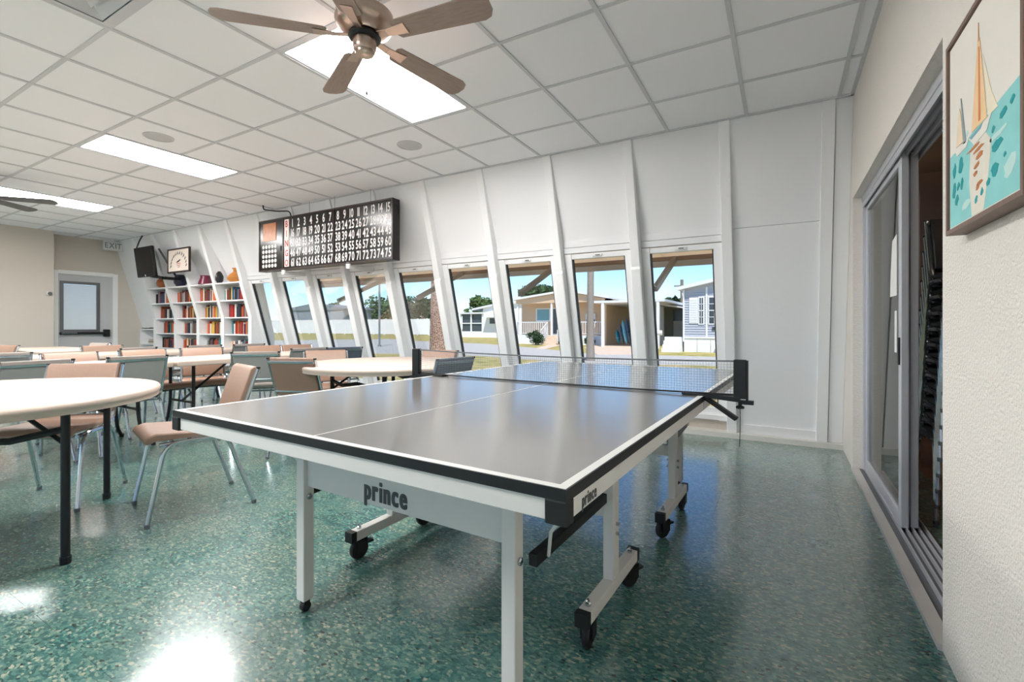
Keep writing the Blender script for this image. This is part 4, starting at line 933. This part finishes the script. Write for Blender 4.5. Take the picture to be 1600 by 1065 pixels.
# ------------------------------------------------------------ outside: white house, grey house, fence
h = thing('white_house', 'white cottage with screened porch far across the road', 'house', (-28, 43, GZ))
def wp(name, m, x0, x1, y0, y1, z0, z1): return MB().box(x0 + 28, x1 + 28, y0 - 43, y1 - 43, z0 - GZ, z1 - GZ).build(name, m, h)
wp('wall', M_HW, -28.3, -22, 43, 50, GZ, 2.6)
MB().prism([(-29.6, 2.75), (-26, 3.35), (-22, 3.4), (-22, 3.6), (-26, 3.55), (-29.6, 2.95)], 7, lambda u, v_, q: (u + 28, q - .3, v_ - GZ)).build('roof', M_ROOFW, h)
MB().prism([(-28.3, 2.6), (-22, 2.6), (-22, 3.42), (-26, 3.36), (-28.3, 2.97)], 6, lambda u, v_, q: (u + 28, q, v_ - GZ)).build('gable', M_HW, h)
wp('porch_roof', M_ROOFW, -31.5, -28.2, 42.8, 47, 2.38, 2.55); wp('porch_base', M_HW, -31.4, -28.3, 43, 46.5, GZ, .45)
for x in (-31.3, -29.9, -28.4): wp('porch_post', M_HW, x - .07, x + .07, 43, 43.14, .45, 2.4)
wp('screen', M_HDK, -31.2, -28.4, 43.2, 43.25, .45, 2.38); wp('porch_rail', M_HW, -31.2, -28.4, 43.05, 43.12, 1.3, 1.4)
wp('window', M_HW, -27.6, -25.6, 42.95, 43, 1.15, 2.0); wp('pane', M_HDK, -27.4, -25.7, 42.93, 42.95, 1.3, 1.9)
MB().prism([(42.0, 1.95), (43.0, 2.4), (43.0, 2.46), (42.0, 2.0)], 2.2, lambda u, v_, q: (-27.7 + 28 + q, u - 43, v_ - GZ)).build('window_hood', M_ROOFW, h)

h = thing('grey_house', 'pale grey clapboard house with white shutter and mullioned windows', 'house', (-4, 24, GZ))
def gp(name, m, x0, x1, y0, y1, z0, z1, par=None): return MB().box(x0 + 4, x1 + 4, y0 - 24, y1 - 24, z0 - GZ, z1 - GZ).build(name, m, par or h)
M_HG = mat('grey_clapboard', rgb(178, 182, 192), .7)
gp('wall', M_HG, -4.12, 2, 24.03, 31, .5, 2.75)
sd_ = MB()
for k in range(19):
    z = .56 + k * .117; sd_.hexa([(-.12, -.01, z - GZ), (5.9, -.01, z - GZ), (5.9, .03, z - GZ), (-.12, .03, z - GZ), (-.12, .018, z + .112 - GZ), (5.9, .018, z + .112 - GZ), (5.9, .03, z + .112 - GZ), (-.12, .03, z + .112 - GZ)])
tag(sd_.build('clapboards', M_HG, h), kind='stuff')
MB().prism([(-4.12, 2.75), (1.9, 2.75), (1.9, 3.45), (-1.1, 3.5), (-4.12, 2.85)], 6, lambda u, v_, q: (u + 4, q + .03, v_ - GZ)).build('gable', M_HG, h)
MB().prism([(-4.38, 2.78), (-1.1, 3.46), (2.2, 2.8), (2.2, 2.96), (-1.1, 3.62), (-4.38, 2.94)], 7.5, lambda u, v_, q: (u + 4, q - .35, v_ - GZ)).build('roof', M_ROOFW, h)
for k in range(10): gp('skirting_panel', M_HW, -4.12 + k * .6, -3.54 + k * .6, 24.0, 24.04, GZ, .47)
gp('skirting_cap', M_HW, -4.14, 1.9, 23.95, 24.04, .47, .55)
gp('corner_board', M_HW, -4.18, -4.10, 23.97, 24.05, .5, 2.8); gp('corner_board', M_HW, -3.14, -3.06, 23.97, 24.05, .5, 2.9)
MB().tube([(-.16, -.2, 2.65 - GZ), (-.13, -.08, 2.4 - GZ), (-.13, -.08, .3 - GZ)], .04, 8).build('downpipe', M_HW, h)
gp('shutter', M_HW, -3.88, -3.48, 23.96, 23.99, 1.18, 2.42)
for k in range(10): gp('shutter_slat', M_ROOFW, -3.84, -3.52, 23.945, 23.96, 1.24 + k * .115, 1.33 + k * .115)
def gwin(x0, x1):
    o = gp('window', M_HW, x0, x1, 23.96, 24.0, 1.12, 2.46); gp('pane', M_HDK, x0 + .05, x1 - .05, 23.95, 23.96, 1.18, 2.40, h)
    gp('mullion', M_HW, x0, x1, 23.935, 23.95, 1.77, 1.81)
    nn = 2 if x1 - x0 < .4 else 3
    for k in range(1, nn): x = x0 + (x1 - x0) * k / nn; gp('mullion', M_HW, x - .012, x + .012, 23.935, 23.95, 1.18, 2.4)
    for z in (1.48, 2.1): gp('mullion', M_HW, x0 + .03, x1 - .03, 23.935, 23.95, z - .012, z + .012)
gwin(-3.46, -3.2); gwin(-3.03, -2.2)
gp('address_plaque', M_HDK, -2.85, -2.4, 23.95, 24.0, .86, 1.0)
for k in range(4): gp('step', M_HW, -5.05, -4.2, 23.3 + k * .25, 24.3, GZ + .18 * k, GZ + .18 * (k + 1))
gp('carport_wall', mat('weathered_white', rgb(206, 206, 204), .8), -7.4, -6.75, 31.6, 32, GZ, 2.35)
gp('shed_wall', M_HDK, -6.5, -4.4, 33.6, 34, GZ, 2.2); gp('shed_door', mat('shed_grey', rgb(170, 172, 172), .8), -6.4, -4.6, 33.2, 33.5, GZ, 1.4)
MB().prism([(-7.6, 2.52), (-4.3, 2.0), (-4.3, 2.08), (-7.6, 2.62)], 5, lambda u, v_, q: (u + 4, q + 6.5, v_ - GZ)).build('carport_roof', M_ROOFW, h)
t = thing('mailbox', 'white mailbox on a post beside the grey house steps', 'mailbox', (-4.9, 21.8, GZ))
MB().lathe([(.09, 0), (.11, .01), (.11, .5), (.09, .51)], n=16).xf(Matrix.Translation((-.3, 0, .95)) @ Matrix.Rotation(pi / 2, 4, 'Y')).build('box', M_WHITE, t, True)
MB().box(-.1, -.02, -.04, .04, 0, .85).build('post', M_HW, t)
t = thing('wall_bin', 'dark planter bucket hanging on the grey house skirting', 'bucket', (-2.47, 23.7, .05))
MB().lathe([(.08, 0), (.12, .3), (.13, .32), (.1, .32)], n=14).build('body', M_RUBBER, t, True)
MB().tube([(-.12, 0, .3), (0, 0, .42), (.12, 0, .3)], .01, 6).build('handle', M_RUBBER, t)
# vinyl fence
t = thing('vinyl_fence', 'long white vinyl privacy fence beyond the road', 'fence', (-38, 48, GZ))
M_FEN = mat('white_vinyl', rgb(244, 244, 246), .5)
for k in range(18):
    x = -2.0 - k * 2.0
    MB().box(x - 1.92, x - .08, -.02, .02, .12, 2.12).build('panel', M_FEN, t); MB().box(x - .07, x + .07, -.07, .07, 0, 2.2).build('post', M_FEN, t)
    MB().box(x - 1.93, x - .07, -.04, .04, 2.05, 2.17).build('rail', M_FEN, t)
b = thing('grey_shed', 'grey metal building behind the white fence', 'building', (-67, 52, GZ))
MB().box(-9, 6, 0, 6, 0, 3.9).build('wall', mat('grey_metal_wall', rgb(150, 158, 162), .7), b)
MB().prism([(-9.5, 3.9), (6.5, 3.9), (6.5, 4.1), (-1.5, 5.0), (-9.5, 4.1)], 6.5, lambda u, v_, q: (u, q - .2, v_)).build('roof', mat('grey_metal_roof', rgb(128, 136, 140), .6), b)
# poles
t = thing('lamp_post', 'slim grey post between the road and the fence', 'post', (-21, 20.6, GZ))
MB().tube([(0, 0, 0), (0, 0, 4.5)], .06, 8).build('shaft', mat('post_grey', rgb(128, 132, 132), .6), t, True)
MB().lathe([(.12, 0), (.12, .1), (.07, .14)], n=12).build('base', mat('post_grey', rgb(128, 132, 132), .6), t)
t = thing('utility_pole', 'wooden utility pole behind the grey house', 'pole', (-10.2, 58, GZ))
MB().tube([(0, 0, 0), (0, 0, 6.7)], .18, 8).build('shaft', M_STRUT, t, True); MB().box(-.9, .9, -.06, .06, 5.9, 6.05).build('crossarm', M_STRUT, t)
# trees
M_BARK = bark_mat()
def trunk(loc, rb, rt, hgt, name, label, m, flare=1.35):
    t = thing(name, label, 'tree trunk', loc); n, k_ = 28, 26; mb = MB(); rnd = random.Random(len(label))
    ph = [rnd.uniform(0, 6.28) for _ in range(4)]
    for i in range(k_ + 1):
        z = hgt * i / k_; r_ = rb + (rt - rb) * i / k_ + rb * (flare - 1) * math.exp(-z * 2.2)
        for j in range(n):
            a = 2 * pi * j / n
            rr = r_ * (1 + .03 * sin(3 * a + ph[0] + z) + .03 * sin(7 * a + ph[1] - 2.1 * z) + .02 * rnd.uniform(-1, 1))
            mb.v.append((rr * cos(a), rr * sin(a), z))
    for i in range(k_):
        for j in range(n):
            a = i * n + j; b_ = i * n + (j + 1) % n; mb.f.append((a, b_, b_ + n, a + n))
    mb.build('trunk', m, t, True, angle=180); return t
t = trunk((-6.92, 8.72, GZ), .25, .17, 6.5, 'pine_trunk', 'thick scaly brown pine trunk close outside the windows', M_BARK)
t = trunk((-5.9, 15.9, GZ), .125, .11, 7.0, 'palm_trunk', 'straight grey palm trunk beside the road', mat('palm_grey', rgb(150, 140, 132), .95, var=.2, vscale=12, bump=.6, bscale=24), 1.3)
M_LEAF = [mat('leaf_%d' % k, rgb(*c), .7, var=.25, vscale=2) for k, c in enumerate([(84, 108, 52), (64, 92, 50), (52, 78, 44), (120, 116, 56)])]
def tree(loc, hgt, rad, label, mi, nleaf=2600, cat='tree', name='tree', ls=.34, base=.35):
    rnd = random.Random(label); t = thing(name, label, cat, loc)
    cl = [(rnd.uniform(-.55, .55) * rad, rnd.uniform(-.55, .55) * rad, hgt * rnd.uniform(base + .12, .85), rad * rnd.uniform(.35, .6)) for _ in range(10)]
    mb = MB()
    for k in range(nleaf):
        c = cl[k % len(cl)]; d = Vector((rnd.gauss(0, 1), rnd.gauss(0, 1), rnd.gauss(0, 1))).normalized() * (c[3] * rnd.random() ** .4)
        p = Vector(c[:3]) + Vector((d.x, d.y, d.z * .8)); a = Vector((rnd.gauss(0, 1), rnd.gauss(0, 1), rnd.gauss(0, .6))).normalized(); b_ = a.cross(Vector((rnd.gauss(0, 1), rnd.gauss(0, 1), rnd.gauss(0, 1)))).normalized()
        s = ls * rnd.uniform(.6, 1.2); mb.quad(p - a * s, p - b_ * s * .6, p + a * s, p + b_ * s * .6)
    me = bpy.data.meshes.new('foliage'); me.from_pydata(mb.v, [], mb.f); me.materials.append(M_LEAF[mi]); o = bpy.data.objects.new('foliage', me); C.objects.link(o); o.parent = t; o['kind'] = 'stuff'
    MB().tube([(0, 0, 0), (.05 * rad, 0, hgt * .5), (0, .04 * rad, hgt * .75)], [rad * .09, rad * .07, rad * .03], 8).build('trunk', M_BARK, t, True)
    return t
G = 'trees beyond the houses'
tree((-40.5, 61, GZ), 5.8, 3.2, 'round green tree behind the white cottage', 0)['group'] = G
tree((-29.6, 60, GZ), 7.2, 3.4, 'tall dark green tree behind the beige house roof', 1)['group'] = G
tree((-63, 64, GZ), 6.8, 4.2, 'broad green tree behind the white fence, left of the pine trunk', 0)['group'] = G
tree((-51.5, 60, GZ), 5.8, 3.4, 'green tree behind the fence next to the pine trunk', 2)['group'] = G
tree((-79, 64, GZ), 5.8, 3.4, 'olive green tree beside the grey metal building', 3)['group'] = G
tree((-72.5, 66, GZ), 4.6, 3.0, 'low dark tree behind the fence, left of the slim post', 2)['group'] = G
tree((-12.2, 60, GZ), 4.6, 2.4, 'low dark tree behind the grey carport roof', 2)['group'] = G
tree((-6.2, 62, GZ), 7.2, 1.8, 'tree top showing above the grey house roof', 1)['group'] = G
def shrub(x, y, r_, label): tree((x, y, GZ), r_ * 1.9, r_, label, 2, 900, 'shrub', 'shrub', .07, .05)
shrub(-14.2, 27.9, .62, 'rounded green shrub before the porch railing')
shrub(-13.9, 27.6, .36, 'small low shrub left of the porch steps')
shrub(-12.25, 28.0, .42, 'small dark shrub right of the porch steps')
shrub(-10.6, 28.4, .36, 'small shrub in the planter by the driveway')
